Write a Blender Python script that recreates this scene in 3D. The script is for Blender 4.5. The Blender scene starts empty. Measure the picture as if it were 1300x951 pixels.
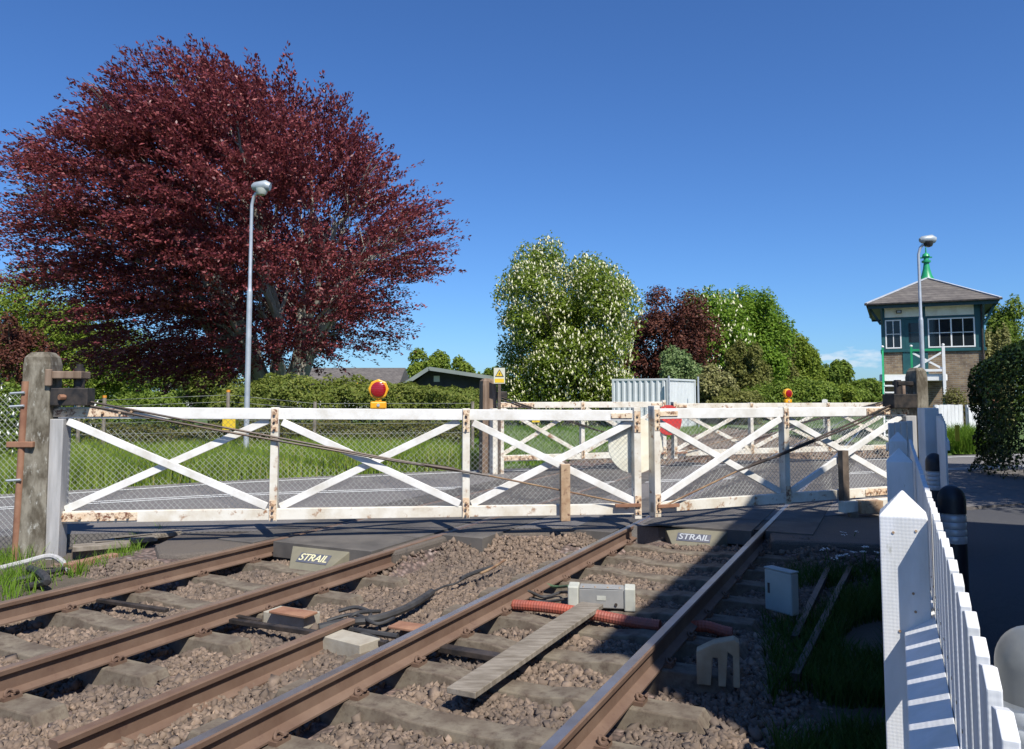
import bpy, math, random
import numpy as np
from mathutils import Vector, Matrix, noise
random.seed(7); RNG = np.random.default_rng(11)
D2R = math.radians
scene = bpy.context.scene
COL = scene.collection
# ------------------------------------------------------------------ camera model (photo pixels 1300 wide, content 861 high)
FPX = 1000.0; CZ = 1.6; TH = math.atan(0.0715)
def P(px, py, Y):
    u = (px-650)/FPX; v = (430.5-py)/FPX
    dy = math.cos(TH)-v*math.sin(TH)
    return Vector((u*Y/dy, Y, CZ+Y*(math.sin(TH)+v*math.cos(TH))/dy))
def G(px, py, z=0.0):
    u = (px-650)/FPX; v = (430.5-py)/FPX
    dy = math.cos(TH)-v*math.sin(TH); dz = math.sin(TH)+v*math.cos(TH)
    t = (z-CZ)/dz
    return Vector((u*t, dy*t, z))
TA = 0.485; A = math.atan(TA); SA, CA = math.sin(A), math.cos(A)
def T(s, p, z=0.0):                      # along the track, perpendicular right of the camera
    return Vector((s*SA+p*CA, s*CA-p*SA, z))
def toT(x, y): return (x*SA+y*CA, x*CA-y*SA)

# ------------------------------------------------------------------ materials
def newmat(name):
    m = bpy.data.materials.new(name); m.use_nodes = True
    nt = m.node_tree; b = nt.nodes['Principled BSDF']
    return m, nt, b
def mixc(nt, fac, a, b):
    n = nt.nodes.new('ShaderNodeMix'); n.data_type = 'RGBA'
    for sock, v in ((n.inputs[0], fac), (n.inputs[6], a), (n.inputs[7], b)):
        if isinstance(v, bpy.types.NodeSocket): nt.links.new(v, sock)
        elif isinstance(v, (int, float)): sock.default_value = v
        else: sock.default_value = (*v, 1) if len(v) == 3 else v
    return n.outputs[2]
def noi(nt, scale, detail=4, rough=.55, coord='Object', stretch=None, off=0):
    tc = nt.nodes.new('ShaderNodeTexCoord'); n = nt.nodes.new('ShaderNodeTexNoise')
    n.inputs['Scale'].default_value = scale; n.inputs['Detail'].default_value = detail; n.inputs['Roughness'].default_value = rough
    mp = nt.nodes.new('ShaderNodeMapping'); mp.inputs['Location'].default_value = (off, off*.7, off*.3)
    if stretch: mp.inputs['Scale'].default_value = stretch
    nt.links.new(tc.outputs[coord], mp.inputs[0]); nt.links.new(mp.outputs[0], n.inputs['Vector'])
    return n.outputs['Fac']
def ramp(nt, inp, stops):
    r = nt.nodes.new('ShaderNodeValToRGB'); e = r.color_ramp.elements
    while len(e) < len(stops): e.new(.5)
    for el, (p, c) in zip(e, stops):
        el.position = p
        if isinstance(c, (int, float)): c = (c, c, c)
        el.color = (*c, 1)
    nt.links.new(inp, r.inputs[0]); return r.outputs[0]
def bump(nt, b, h, strength=.3, dist=.01):
    n = nt.nodes.new('ShaderNodeBump'); n.inputs['Strength'].default_value = strength; n.inputs['Distance'].default_value = dist
    nt.links.new(h, n.inputs['Height']); nt.links.new(n.outputs[0], b.inputs['Normal'])
def basic(name, c1, c2, scale=6, rough=.7, metal=0, bs=.2, bd=.005, bscale=None, stretch=None, lo=.35, hi=.65, spec=None):
    m, nt, b = newmat(name)
    nt.links.new(mixc(nt, ramp(nt, noi(nt, scale, 6, .6, stretch=stretch), [(lo, 0.), (hi, 1.)]), c1, c2), b.inputs['Base Color'])
    b.inputs['Roughness'].default_value = rough; b.inputs['Metallic'].default_value = metal
    if spec is not None: b.inputs['Specular IOR Level'].default_value = spec
    bump(nt, b, noi(nt, bscale or scale*6, 5, .6, stretch=stretch, off=3), bs, bd)
    return m
def stained(name, base, dirt, rust, rlo=.60, rhi=.68, dlo=.45, dhi=.75, rough=.5, scale=3, grain=(1, 1, 1)):
    m, nt, b = newmat(name)
    c = mixc(nt, ramp(nt, noi(nt, scale, 8, .65, stretch=grain), [(dlo, 0.), (dhi, 1.)]), base, dirt)
    c = mixc(nt, ramp(nt, noi(nt, scale*2.3, 8, .7, off=5, stretch=grain), [(rlo, 0.), (rhi, 1.)]), c, rust)
    nt.links.new(c, b.inputs['Base Color']); b.inputs['Roughness'].default_value = rough
    bump(nt, b, noi(nt, 40, 5, .6, stretch=grain, off=3), .25, .003)
    return m
M = {}
M['white'] = stained('white_paint', (.77, .76, .73), (.50, .46, .38), (.32, .20, .11), .66, .75, .44, .78, grain=(1, 1, 1))
M['white2'] = stained('white_paint_worn', (.72, .69, .61), (.50, .42, .30), (.30, .15, .07), .57, .66, .42, .75)
M['cream'] = stained('cream_paint', (.78, .76, .64), (.62, .56, .42), (.3, .2, .1), .70, .8)
M['rustwhite'] = stained('rusty_strap', (.74, .62, .46), (.60, .40, .24), (.16, .06, .03), .50, .60, .4, .7, scale=9)
M['rustpost'] = stained('rusty_bracket', (.46, .33, .21), (.30, .18, .10), (.12, .05, .03), .55, .66, .4, .65, scale=7)
M['darkpost'] = stained('weathered_dark_post', (.10, .075, .055), (.20, .15, .11), (.3, .27, .22), .62, .7, scale=7)
M['fencewhite'] = stained('white_fence_paint', (.74, .74, .735), (.60, .60, .57), (.36, .35, .26), .64, .76, .42, .7, rough=.5, scale=7, grain=(1, 1, .3))
def weave(m):
    nt = m.node_tree; b = nt.nodes['Principled BSDF']; out = None
    for d in ('Z', 'X'):
        w_ = nt.nodes.new('ShaderNodeTexWave'); w_.bands_direction = d; w_.inputs['Scale'].default_value = 26; w_.inputs['Distortion'].default_value = 1.5; w_.inputs['Detail'].default_value = 2
        tc = nt.nodes.new('ShaderNodeTexCoord'); nt.links.new(tc.outputs['Object'], w_.inputs['Vector'])
        if out is None: out = w_.outputs['Fac']
        else:
            mx = nt.nodes.new('ShaderNodeMath'); mx.operation = 'ADD'; nt.links.new(out, mx.inputs[0]); nt.links.new(w_.outputs['Fac'], mx.inputs[1]); out = mx.outputs[0]
    gr = noi(nt, 14, 6, .7, stretch=(5, 5, .4), off=2)
    mx = nt.nodes.new('ShaderNodeMath'); mx.operation = 'ADD'; nt.links.new(out, mx.inputs[0])
    m2 = nt.nodes.new('ShaderNodeMath'); m2.operation = 'MULTIPLY'; m2.inputs[1].default_value = 3; nt.links.new(gr, m2.inputs[0]); nt.links.new(m2.outputs[0], mx.inputs[1])
    bump(nt, b, mx.outputs[0], .10, .002)
weave(M['fencewhite'])
M['sbwhite'] = stained('gloss_white_joinery', (.80, .80, .78), (.68, .67, .63), (.5, .45, .4), .78, .9)
M['greywood'] = basic('grey_weathered_timber', (.30, .295, .29), (.43, .42, .41), 5, .85, 0, .4, .006, 22, stretch=(3, 3, .35))
M['plankwood'] = basic('old_grey_planks', (.14, .115, .085), (.27, .235, .19), 5, .9, 0, .5, .006, 25, stretch=(1, 4, 1))
M['stonepost'] = stained('lichened_concrete_post', (.255, .23, .18), (.085, .07, .048), (.40, .39, .34), .58, .68, .40, .60, .95, 7, (1, 1, .4))
M['brownpost'] = basic('brown_timber_post', (.13, .085, .055), (.25, .18, .13), 5, .9, 0, .5, .006, 22, stretch=(3, 3, .3))
M['blackmetal'] = basic('black_ironwork', (.018, .017, .018), (.07, .055, .045), 9, .55, .3, .3, .003)
M['rod'] = basic('tension_rod_iron', (.022, .02, .022), (.07, .045, .03), 3, .5, .3, .2, .002)
M['rustrod'] = basic('rusty_rod', (.30, .20, .11), (.14, .07, .04), 6, .8, 0, .3, .002)
M['rust'] = basic('rust_brown_steel', (.21, .095, .055), (.32, .17, .10), 5, .8, 0, .35, .003, 60)
M['galv'] = basic('galvanised_steel', (.42, .45, .48), (.55, .58, .60), 4, .45, .4, .1, .002)
M['wire'] = basic('galvanised_wire', (.40, .42, .40), (.50, .51, .48), 4, .5, .2, .0, .001)
M['oldwire'] = basic('dull_fence_wire', (.16, .17, .15), (.26, .27, .24), 4, .7, .2, .0, .001)
M['rail_side'] = None
M['concrete'] = stained('sleeper_concrete', (.20, .17, .125), (.105, .08, .058), (.07, .048, .035), .50, .68, .33, .62, .95, 5)
M['palecon'] = basic('pale_concrete', (.40, .37, .30), (.30, .26, .2), 6, .9, 0, .4, .004)
M['strail'] = basic('moulded_grey_rubber', (.15, .14, .10), (.20, .18, .125), 4, .8, 0, .3, .003)
M['letter'] = basic('pale_yellow_lettering', (.66, .62, .38), (.56, .52, .32), 9, .8, 0, .1, .001)
M['letterw'] = basic('pale_grey_lettering', (.42, .44, .46), (.36, .38, .40), 9, .8, 0, .1, .001)
M['plate'] = basic('dark_name_plate', (.06, .07, .10), (.11, .11, .13), 9, .7, 0, .1, .001)
M['yellow'] = basic('amber_yellow_plastic', (.82, .40, .012), (.72, .33, .01), 9, .4, 0, .05, .001)
M['signyellow'] = basic('sign_yellow', (.78, .55, .03), (.70, .46, .03), 5, .5, 0, .05, .001)
M['signface'] = basic('sign_off_white', (.62, .62, .50), (.55, .54, .42), 5, .6, 0, .05, .001)
M['red'] = basic('red_disc_paint', (.62, .05, .045), (.50, .05, .045), 4, .5, 0, .1, .002)
M['orangepipe'] = basic('faded_orange_plastic', (.40, .085, .045), (.26, .08, .055), 6, .55, 0, .2, .002)
M['orangetip'] = basic('orange_cap', (.75, .30, .02), (.6, .24, .03), 8, .6)
M['cable'] = basic('black_rubber_cable', (.018, .018, .02), (.05, .048, .046), 8, .6, 0, .2, .002)
M['greencable'] = basic('green_earth_cable', (.10, .22, .10), (.08, .12, .07), 8, .6)
M['greybox'] = basic('grey_enamel_box', (.235, .235, .225), (.30, .295, .275), 4, .6, 0, .15, .002)
M['palebox'] = basic('pale_moulded_ends', (.50, .50, .43), (.40, .40, .34), 5, .6, 0, .15, .002)
M['greenbox'] = basic('grey_green_cabinet', (.34, .38, .36), (.28, .31, .29), 4, .6, 0, .15, .002)
M['castiron'] = basic('tan_cast_bracket', (.28, .21, .13), (.38, .31, .21), 7, .9, 0, .4, .004)
M['bollard'] = basic('black_bollard_plastic', (.012, .014, .02), (.02, .022, .028), 8, .45, 0, .1, .001)
M['bollardgrey'] = basic('grey_bollard_cap', (.10, .11, .12), (.16, .17, .17), 7, .35, 0, .15, .001)  # cap in a lighter mottled grey than the black bollard plastic
M['reflect'] = basic('silver_reflective_band', (.50, .53, .56), (.42, .45, .47), 30, .35, .2, .1, .001)
M['teal'] = basic('dark_teal_joinery', (.014, .070, .080), (.02, .095, .105), 5, .45, 0, .15, .002)
M['tealdk'] = basic('deep_teal_fascia', (.014, .05, .065), (.02, .065, .08), 5, .5, 0, .15, .002)
M['green'] = basic('bright_green_paint', (.015, .26, .10), (.02, .32, .13), 5, .4, 0, .1, .002)
M['lead'] = basic('pale_lead_flashing', (.50, .52, .55), (.40, .42, .44), 5, .6, 0, .1, .002)
M['roofgreen'] = basic('grey_green_roofing', (.17, .20, .19), (.23, .26, .24), .7, .7, 0, .1, .004)
M['darkclad'] = basic('dark_timber_cladding', (.022, .022, .032), (.04, .04, .05), 2, .7, 0, .2, .004)
M['cont'] = basic('pale_painted_container', (.66, .69, .69), (.58, .61, .61), 1.2, .5, 0, .1, .003)
M['bark'] = basic('brown_bark', (.10, .08, .06), (.18, .15, .115), 5, .95, 0, .6, .02, 14, stretch=(1, 1, .3))
M['beechbark'] = basic('smooth_grey_beech_bark', (.23, .215, .18), (.38, .36, .31), 3, .85, 0, .5, .02, 8, stretch=(1, 1, .4))
M['flower'] = basic('cream_blossom', (.68, .66, .47), (.56, .53, .33), 3, .8, 0, 0, .001)
M['whiteflower'] = basic('white_blossom', (.80, .80, .76), (.70, .71, .66), 3, .8, 0, 0, .001)
M['lamp_shell'] = basic('grey_lamp_housing', (.30, .34, .37), (.38, .42, .44), 5, .45, .2, .1, .002)
M['kerb'] = basic('red_brick_kerb', (.24, .11, .075), (.32, .18, .13), 8, .9, 0, .4, .004)
M['offwhite'] = basic('off_white_render', (.66, .66, .64), (.58, .57, .54), 1, .8, 0, .1, .003)

m, nt, b = newmat('dark_lens_red'); b.inputs['Base Color'].default_value = (.30, .008, .012, 1); b.inputs['Roughness'].default_value = .18
b.inputs['Coat Weight'].default_value = .6
tc = nt.nodes.new('ShaderNodeTexCoord'); w = nt.nodes.new('ShaderNodeTexWave'); w.wave_type = 'RINGS'; w.inputs['Scale'].default_value = 14
nt.links.new(tc.outputs['Object'], w.inputs['Vector']); bump(nt, b, w.outputs['Fac'], .4, .004); M['lens'] = m
m, nt, b = newmat('window_glass'); b.inputs['Base Color'].default_value = (.03, .04, .05, 1); b.inputs['Roughness'].default_value = .04
b.inputs['Transmission Weight'].default_value = .55; b.inputs['IOR'].default_value = 1.45; M['glass'] = m
m, nt, b = newmat('lamp_bowl'); b.inputs['Base Color'].default_value = (.45, .47, .42, 1); b.inputs['Roughness'].default_value = .2; M['bowl'] = m
m, nt, b = newmat('lamp_bowl_dark'); b.inputs['Base Color'].default_value = (.03, .03, .035, 1); b.inputs['Roughness'].default_value = .2; M['bowldark'] = m
# rails
m, nt, b = newmat('rail_steel_rusty')
c = mixc(nt, ramp(nt, noi(nt, 2.2, 8, .65), [(.35, 0.), (.7, 1.)]), (.115, .066, .043), (.18, .118, .082))
c = mixc(nt, ramp(nt, noi(nt, 9, 8, .7, off=4), [(.58, 0.), (.72, 1.)]), c, (.10, .055, .04))
nt.links.new(c, b.inputs['Base Color']); b.inputs['Roughness'].default_value = .75; bump(nt, b, noi(nt, 60, 4), .25, .002); M['railrust'] = m
def railtop(name, c1, c2, metal, rough):
    m, nt, b = newmat(name)
    nt.links.new(mixc(nt, ramp(nt, noi(nt, 3, 6, .6), [(.4, 0.), (.7, 1.)]), c1, c2), b.inputs['Base Color'])
    b.inputs['Metallic'].default_value = metal; b.inputs['Roughness'].default_value = rough; return m
M['railtop_rust'] = railtop('rail_head_dull', (.17, .115, .08), (.23, .165, .125), .2, .5)
M['railtop_steel'] = railtop('rail_head_polished', (.32, .31, .32), (.24, .21, .19), .7, .32)
# asphalt
def asphalt(name, c1, c2, wear):
    m, nt, b = newmat(name)
    big = ramp(nt, noi(nt, .5, 6, .6), [(.35, 0.), (.7, 1.)])
    c = mixc(nt, big, c1, c2)
    c = mixc(nt, ramp(nt, noi(nt, 90, 3, .7), [(.42, 0.), (.62, 1.)]), c, wear)
    v = nt.nodes.new('ShaderNodeTexVoronoi'); v.inputs['Scale'].default_value = 130
    tc = nt.nodes.new('ShaderNodeTexCoord'); nt.links.new(tc.outputs['Object'], v.inputs['Vector'])
    sp = ramp(nt, v.outputs['Distance'], [(.08, 1.), (.22, 0.)])
    n2 = nt.nodes.new('ShaderNodeMath'); n2.operation = 'MULTIPLY'; n2.inputs[1].default_value = .35
    nt.links.new(sp, n2.inputs[0])
    c = mixc(nt, n2.outputs[0], c, (.34, .33, .31))
    vc = nt.nodes.new('ShaderNodeTexVoronoi'); vc.feature = 'DISTANCE_TO_EDGE'; vc.inputs['Scale'].default_value = .45
    mp = nt.nodes.new('ShaderNodeMapping'); nm = nt.nodes.new('ShaderNodeTexNoise'); nm.inputs['Scale'].default_value = 1.6
    nt.links.new(tc.outputs['Object'], nm.inputs['Vector'])
    va = nt.nodes.new('ShaderNodeVectorMath'); va.operation = 'ADD'; nt.links.new(tc.outputs['Object'], va.inputs[0]); nt.links.new(nm.outputs['Color'], va.inputs[1])
    nt.links.new(va.outputs[0], vc.inputs['Vector'])
    c = mixc(nt, ramp(nt, vc.outputs['Distance'], [(.003, .35), (.010, 0.)]), c, (.04, .04, .04))
    nt.links.new(c, b.inputs['Base Color']); b.inputs['Roughness'].default_value = .88
    bump(nt, b, noi(nt, 120, 3, .6, off=2), .5, .004); return m
M['asphalt'] = asphalt('road_asphalt', (.150, .138, .130), (.205, .19, .178), (.115, .106, .10))
M['asphalt2'] = asphalt('path_asphalt', (.055, .055, .06), (.08, .08, .08), (.045, .045, .05))
M['asphalt3'] = asphalt('crossing_apron_asphalt', (.10, .083, .067), (.145, .12, .098), (.07, .058, .048))
M['panel'] = basic('black_rubber_panel', (.065, .059, .053), (.125, .112, .098), 2.5, .8, 0, .4, .003, 50)
M['line'] = stained('worn_white_road_paint', (.66, .66, .63), (.44, .43, .41), (.2, .2, .19), .55, .64, .4, .7, .7, 6)
# ground and grass base
def soil(name, a, b_, c_):
    m, nt, b = newmat(name)
    c = mixc(nt, ramp(nt, noi(nt, .35, 8, .65), [(.35, 0.), (.65, 1.)]), a, b_)
    c = mixc(nt, ramp(nt, noi(nt, 6, 8, .7, off=4), [(.5, 0.), (.75, 1.)]), c, c_)
    nt.links.new(c, b.inputs['Base Color']); b.inputs['Roughness'].default_value = .95
    bump(nt, b, noi(nt, 18, 6, .7), .6, .04); return m
M['ground'] = soil('meadow_ground', (.075, .125, .03), (.10, .15, .04), (.13, .135, .055))
M['verge'] = soil('verge_turf', (.07, .12, .028), (.09, .15, .035), (.12, .11, .05))
M['dirt'] = soil('trackside_dirt', (.07, .055, .042), (.11, .09, .065), (.05, .05, .03))
def stones(name, stops):
    m, nt, b = newmat(name)
    g = nt.nodes.new('ShaderNodeNewGeometry')
    c = ramp(nt, g.outputs['Random Per Island'], stops)
    c = mixc(nt, ramp(nt, noi(nt, 40, 5, .7), [(.4, 0.), (.7, .7)]), c, (.15, .105, .08))
    c = mixc(nt, ramp(nt, noi(nt, .9, 5, .6, off=6), [(.46, 0.), (.68, .65)]), c, (.085, .07, .06))
    nt.links.new(c, b.inputs['Base Color']); b.inputs['Roughness'].default_value = .9; return m
M['stone'] = stones('crushed_ballast_stone', [(0., (0.097, 0.072, 0.052)), (.22, (0.205, 0.150, 0.108)), (.45, (0.137, 0.101, 0.072)), (.62, (0.278, 0.204, 0.148)), (.8, (0.190, 0.140, 0.101)), (.93, (0.073, 0.054, 0.039)), (1., (0.352, 0.258, 0.187))])
m, nt, b = newmat('ballast_bed')
v = nt.nodes.new('ShaderNodeTexVoronoi'); v.inputs['Scale'].default_value = 19
tc = nt.nodes.new('ShaderNodeTexCoord'); nt.links.new(tc.outputs['Object'], v.inputs['Vector'])
sep = nt.nodes.new('ShaderNodeSeparateColor'); nt.links.new(v.outputs['Color'], sep.inputs[0])
c = ramp(nt, sep.outputs[0], [(0., (.12, .085, .07)), (.3, (.22, .15, .125)), (.6, (.17, .13, .11)), (.85, (.28, .20, .17)), (1., (.34, .29, .26))])
c = mixc(nt, ramp(nt, v.outputs['Distance'], [(.3, 0.), (.7, .8)]), c, (.05, .035, .03))
nt.links.new(c, b.inputs['Base Color']); b.inputs['Roughness'].default_value = .95
inv = nt.nodes.new('ShaderNodeMath'); inv.operation = 'SUBTRACT'; inv.inputs[0].default_value = 1; nt.links.new(v.outputs['Distance'], inv.inputs[1])
bump(nt, b, inv.outputs[0], 1., .03); M['bed'] = m
def leafmat(name, stops, trans=.35, rough=.55, tint=None):
    m, nt, b = newmat(name)
    g = nt.nodes.new('ShaderNodeNewGeometry')
    c = ramp(nt, g.outputs['Random Per Island'], stops)
    c = mixc(nt, ramp(nt, noi(nt, .45, 3, .5), [(.4, 0.), (.65, .35)]), c, tint or stops[0][1])
    nt.links.new(c, b.inputs['Base Color']); b.inputs['Roughness'].default_value = rough
    b.inputs['Specular IOR Level'].default_value = .2
    tr = nt.nodes.new('ShaderNodeBsdfTranslucent'); nt.links.new(c, tr.inputs[0])
    ms = nt.nodes.new('ShaderNodeMixShader'); ms.inputs[0].default_value = trans
    nt.links.new(b.outputs[0], ms.inputs[1]); nt.links.new(tr.outputs[0], ms.inputs[2])
    nt.links.new(ms.outputs[0], nt.nodes['Material Output'].inputs[0]); return m
L = {}
L['copper'] = leafmat('copper_beech_leaf', [(0., (.115, .028, .036)), (.5, (.215, .050, .058)), (.85, (.32, .088, .088)), (1., (.42, .145, .125))], .28, .38)
L['copper2'] = leafmat('far_copper_leaf', [(0., (0.068, 0.024, .018)), (.6, (0.121, 0.041, .028)), (1., (0.203, 0.081, .05))], .25)
L['chestnut'] = leafmat('chestnut_leaf', [(0., (0.127, 0.190, .022)), (.6, (0.209, 0.282, .035)), (1., (0.304, 0.368, .06))], .42)
L['bright'] = leafmat('fresh_green_leaf', [(0., (0.119, 0.209, .022)), (.6, (0.185, 0.308, .032)), (1., (0.290, 0.396, .055))], .42)
L['mid'] = leafmat('mid_green_leaf', [(0., (0.112, 0.175, .026)), (.6, (0.173, 0.244, .036)), (1., (0.255, 0.325, .055))], .4)
L['yellowgreen'] = leafmat('yellow_green_leaf', [(0., (0.154, 0.220, .025)), (.6, (0.220, 0.286, .04)), (1., (0.297, 0.363, .06))], .42)
L['olive'] = leafmat('olive_brown_leaf', [(0., (0.144, 0.156, .04)), (.6, (0.204, 0.210, .055)), (1., (0.276, 0.276, .085))], .4)
L['silver'] = leafmat('silver_green_leaf', [(0., (0.138, 0.213, .07)), (.6, (0.206, 0.288, .11)), (1., (0.303, 0.375, .17))])
L['tan'] = leafmat('tan_blossom_leaf', [(0., (0.213, 0.225, .08)), (.6, (0.312, 0.300, .12)), (1., (0.413, 0.388, .18))])
L['hedge'] = leafmat('hedge_leaf', [(0., (0.107, 0.150, .025)), (.6, (0.179, 0.215, .04)), (1., (0.272, 0.286, .065))], .4)
L['hedgebrown'] = leafmat('hedge_twig_leaf', [(0., (0.117, 0.098, .035)), (.6, (0.156, 0.156, .045)), (1., (0.195, 0.208, .05))])
L['darkhedge'] = leafmat('shade_darkened_laurel_leaf', [(0., (.012, .028, .009)), (.6, (.022, .045, .012)), (1., (.035, .062, .016))], .2, .5)  # green leaf tone pushed near black, shade on the hedge put into the colour
L['grass'] = leafmat('verge_grass_blade', [(0., (0.159, 0.241, .03)), (.5, (0.238, 0.345, .04)), (.9, (0.344, 0.437, .07)), (1., (0.476, 0.402, .16))], .4)
L['lush'] = leafmat('lush_grass_blade', [(0., (0.109, 0.209, .02)), (.6, (0.169, 0.297, .03)), (1., (0.266, 0.374, .06))], .4)
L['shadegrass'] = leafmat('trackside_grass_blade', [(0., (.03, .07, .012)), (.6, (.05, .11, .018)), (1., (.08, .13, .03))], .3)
# brick and slate
def brick(name, c1, c2, mortar, scale=1., rot=0, bw=.225, rh=.075, ms=.012):
    m, nt, b = newmat(name)
    tc = nt.nodes.new('ShaderNodeTexCoord'); sx = nt.nodes.new('ShaderNodeSeparateXYZ'); cb = nt.nodes.new('ShaderNodeCombineXYZ')
    nt.links.new(tc.outputs['Object'], sx.inputs[0])
    ad = nt.nodes.new('ShaderNodeMath'); nt.links.new(sx.outputs[0], ad.inputs[0]); nt.links.new(sx.outputs[1], ad.inputs[1])
    nt.links.new(ad.outputs[0], cb.inputs[0]); nt.links.new(sx.outputs[2], cb.inputs[1])
    br = nt.nodes.new('ShaderNodeTexBrick'); nt.links.new(cb.outputs[0], br.inputs['Vector'])
    br.inputs['Scale'].default_value = scale; br.inputs['Brick Width'].default_value = bw; br.inputs['Row Height'].default_value = rh
    br.inputs['Mortar Size'].default_value = ms; br.inputs['Color1'].default_value = (*c1, 1); br.inputs['Color2'].default_value = (*c2, 1); br.inputs['Mortar'].default_value = (*mortar, 1)
    c = mixc(nt, ramp(nt, noi(nt, 2.5, 7, .7), [(.4, 0.), (.7, .75)]), br.outputs['Color'], tuple(x*.5 for x in c2))
    nt.links.new(c, b.inputs['Base Color']); b.inputs['Roughness'].default_value = .9
    bump(nt, b, br.outputs['Fac'], -.5, .006); return m
M['brick'] = brick('weathered_stock_brick', (.30, .215, .125), (.15, .10, .07), (.26, .235, .19), ms=.012)
M['slate'] = brick('lichened_slate', (.175, .155, .135), (.12, .105, .095), (.05, .045, .04), bw=.30, rh=.12, ms=.008)
M['redbrick'] = brick('house_brick', (.30, .14, .09), (.22, .10, .07), (.3, .28, .25))

# ------------------------------------------------------------------ mesh helpers
RM = {}
def setp(o, **k):
    for a, v in k.items():
        if v is not None: o[a] = v
    return o
def thing(name, label, cat, loc=(0, 0, 0), rotz=0, group=None):
    o = bpy.data.objects.new(name, None); COL.objects.link(o); o.empty_display_size = .2
    o.location = loc; o.rotation_euler = (0, 0, rotz)
    RM[o.name] = Matrix.Translation(Vector(loc)) @ Matrix.Rotation(rotz, 4, 'Z')
    return setp(o, label=label, category=cat, group=group)
class MB:
    def __init__(s): s.v = []; s.f = []; s.m = []
    def add(s, vs, fs, mi=0):
        n = len(s.v); s.v += [Vector(v) for v in vs]
        for f in fs: s.f.append([i+n for i in f]); s.m.append(mi)
        return s
    def box(s, x0, x1, y0, y1, z0, z1, mi=0):
        vs = [(x, y, z) for z in (z0, z1) for y in (y0, y1) for x in (x0, x1)]
        return s.add(vs, [(0, 2, 3, 1), (4, 5, 7, 6), (0, 1, 5, 4), (2, 6, 7, 3), (0, 4, 6, 2), (1, 3, 7, 5)], mi)
    def bar(s, a, b, w, h, up=(0, 0, 1), mi=0, w2=None, h2=None):
        a = Vector(a); b = Vector(b); d = (b-a).normalized(); up = Vector(up)
        if abs(d.dot(up)) > .99: up = Vector((0, 1, 0))
        x = d.cross(up).normalized(); y = x.cross(d).normalized()
        vs = []
        for c, ww, hh in ((a, w, h), (b, w2 or w, h2 or h)):
            vs += [c-x*ww/2-y*hh/2, c+x*ww/2-y*hh/2, c+x*ww/2+y*hh/2, c-x*ww/2+y*hh/2]
        return s.add(vs, [(3, 2, 1, 0), (4, 5, 6, 7), (0, 1, 5, 4), (1, 2, 6, 5), (2, 3, 7, 6), (3, 0, 4, 7)], mi)
    def tube(s, pts, r, n=8, mi=0, caps=True):
        pts = [Vector(p) for p in pts]; R = r if isinstance(r, (list, tuple)) else [r]*len(pts)
        vs = []; fs = []; prev = None
        for i, p in enumerate(pts):
            d = (pts[min(i+1, len(pts)-1)]-pts[max(i-1, 0)]).normalized()
            if prev is None: prev = Vector((0, 0, 1)) if abs(d.z) < .9 else Vector((1, 0, 0))
            x = d.cross(prev).normalized(); y = x.cross(d).normalized(); prev = y
            for k in range(n):
                t = 2*math.pi*k/n; vs.append(p+(x*math.cos(t)+y*math.sin(t))*R[i])
        for i in range(len(pts)-1):
            for k in range(n):
                k2 = (k+1) % n; fs.append((i*n+k, i*n+k2, (i+1)*n+k2, (i+1)*n+k))
        if caps: fs.append(tuple(range(n-1, -1, -1))); fs.append(tuple((len(pts)-1)*n+k for k in range(n)))
        return s.add(vs, fs, mi)
    def prism(s, poly, z0, z1, mi=0):                 # polygon in xy, extruded in z
        n = len(poly); vs = [(p[0], p[1], z0) for p in poly]+[(p[0], p[1], z1) for p in poly]
        fs = [tuple(range(n-1, -1, -1)), tuple(range(n, 2*n))]+[(i, (i+1) % n, n+(i+1) % n, n+i) for i in range(n)]
        return s.add(vs, fs, mi)
    def sweep(s, prof, a, b, right, up, mi=0):        # profile (x,z) swept from a to b
        a = Vector(a); b = Vector(b); right = Vector(right); up = Vector(up); n = len(prof)
        vs = [a+right*x+up*z for x, z in prof]+[b+right*x+up*z for x, z in prof]
        fs = [tuple(range(n)), tuple(range(2*n-1, n-1, -1))]+[((i+1) % n, i, n+i, n+(i+1) % n) for i in range(n)]
        return s.add(vs, fs, mi)
    def lathe(s, prof, c=(0, 0, 0), n=24, mi=0):
        vs = []; fs = []; c = Vector(c)
        for r, z in prof:
            for k in range(n):
                t = 2*math.pi*k/n; vs.append(c+Vector((r*math.cos(t), r*math.sin(t), z)))
        for i in range(len(prof)-1):
            for k in range(n):
                k2 = (k+1) % n; fs.append((i*n+k, i*n+k2, (i+1)*n+k2, (i+1)*n+k))
        fs.append(tuple(range(n-1, -1, -1))); fs.append(tuple((len(prof)-1)*n+k for k in range(n)))
        return s.add(vs, fs, mi)
    def build(s, name, mat, parent=None, world=False, bevel=0, smooth=False, **props):
        me = bpy.data.meshes.new(name); vs = s.v
        if world and parent is not None:
            root = parent
            while root.parent: root = root.parent
            inv = RM[root.name].inverted(); vs = [inv @ v for v in vs]
        me.from_pydata([tuple(v) for v in vs], [], s.f)
        for mm in (mat if isinstance(mat, (list, tuple)) else [mat]): me.materials.append(mm)
        me.polygons.foreach_set('material_index', s.m)
        if smooth: me.polygons.foreach_set('use_smooth', [True]*len(s.f))
        me.validate(); me.update()
        o = bpy.data.objects.new(name, me); COL.objects.link(o); o.parent = parent
        if bevel:
            md = o.modifiers.new('bevel', 'BEVEL'); md.width = bevel; md.segments = 2; md.limit_method = 'ANGLE'; md.angle_limit = D2R(40)
        if smooth and not bevel:
            try: me.set_sharp_from_angle(angle=D2R(40))
            except Exception: pass
        return setp(o, **props)
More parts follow.
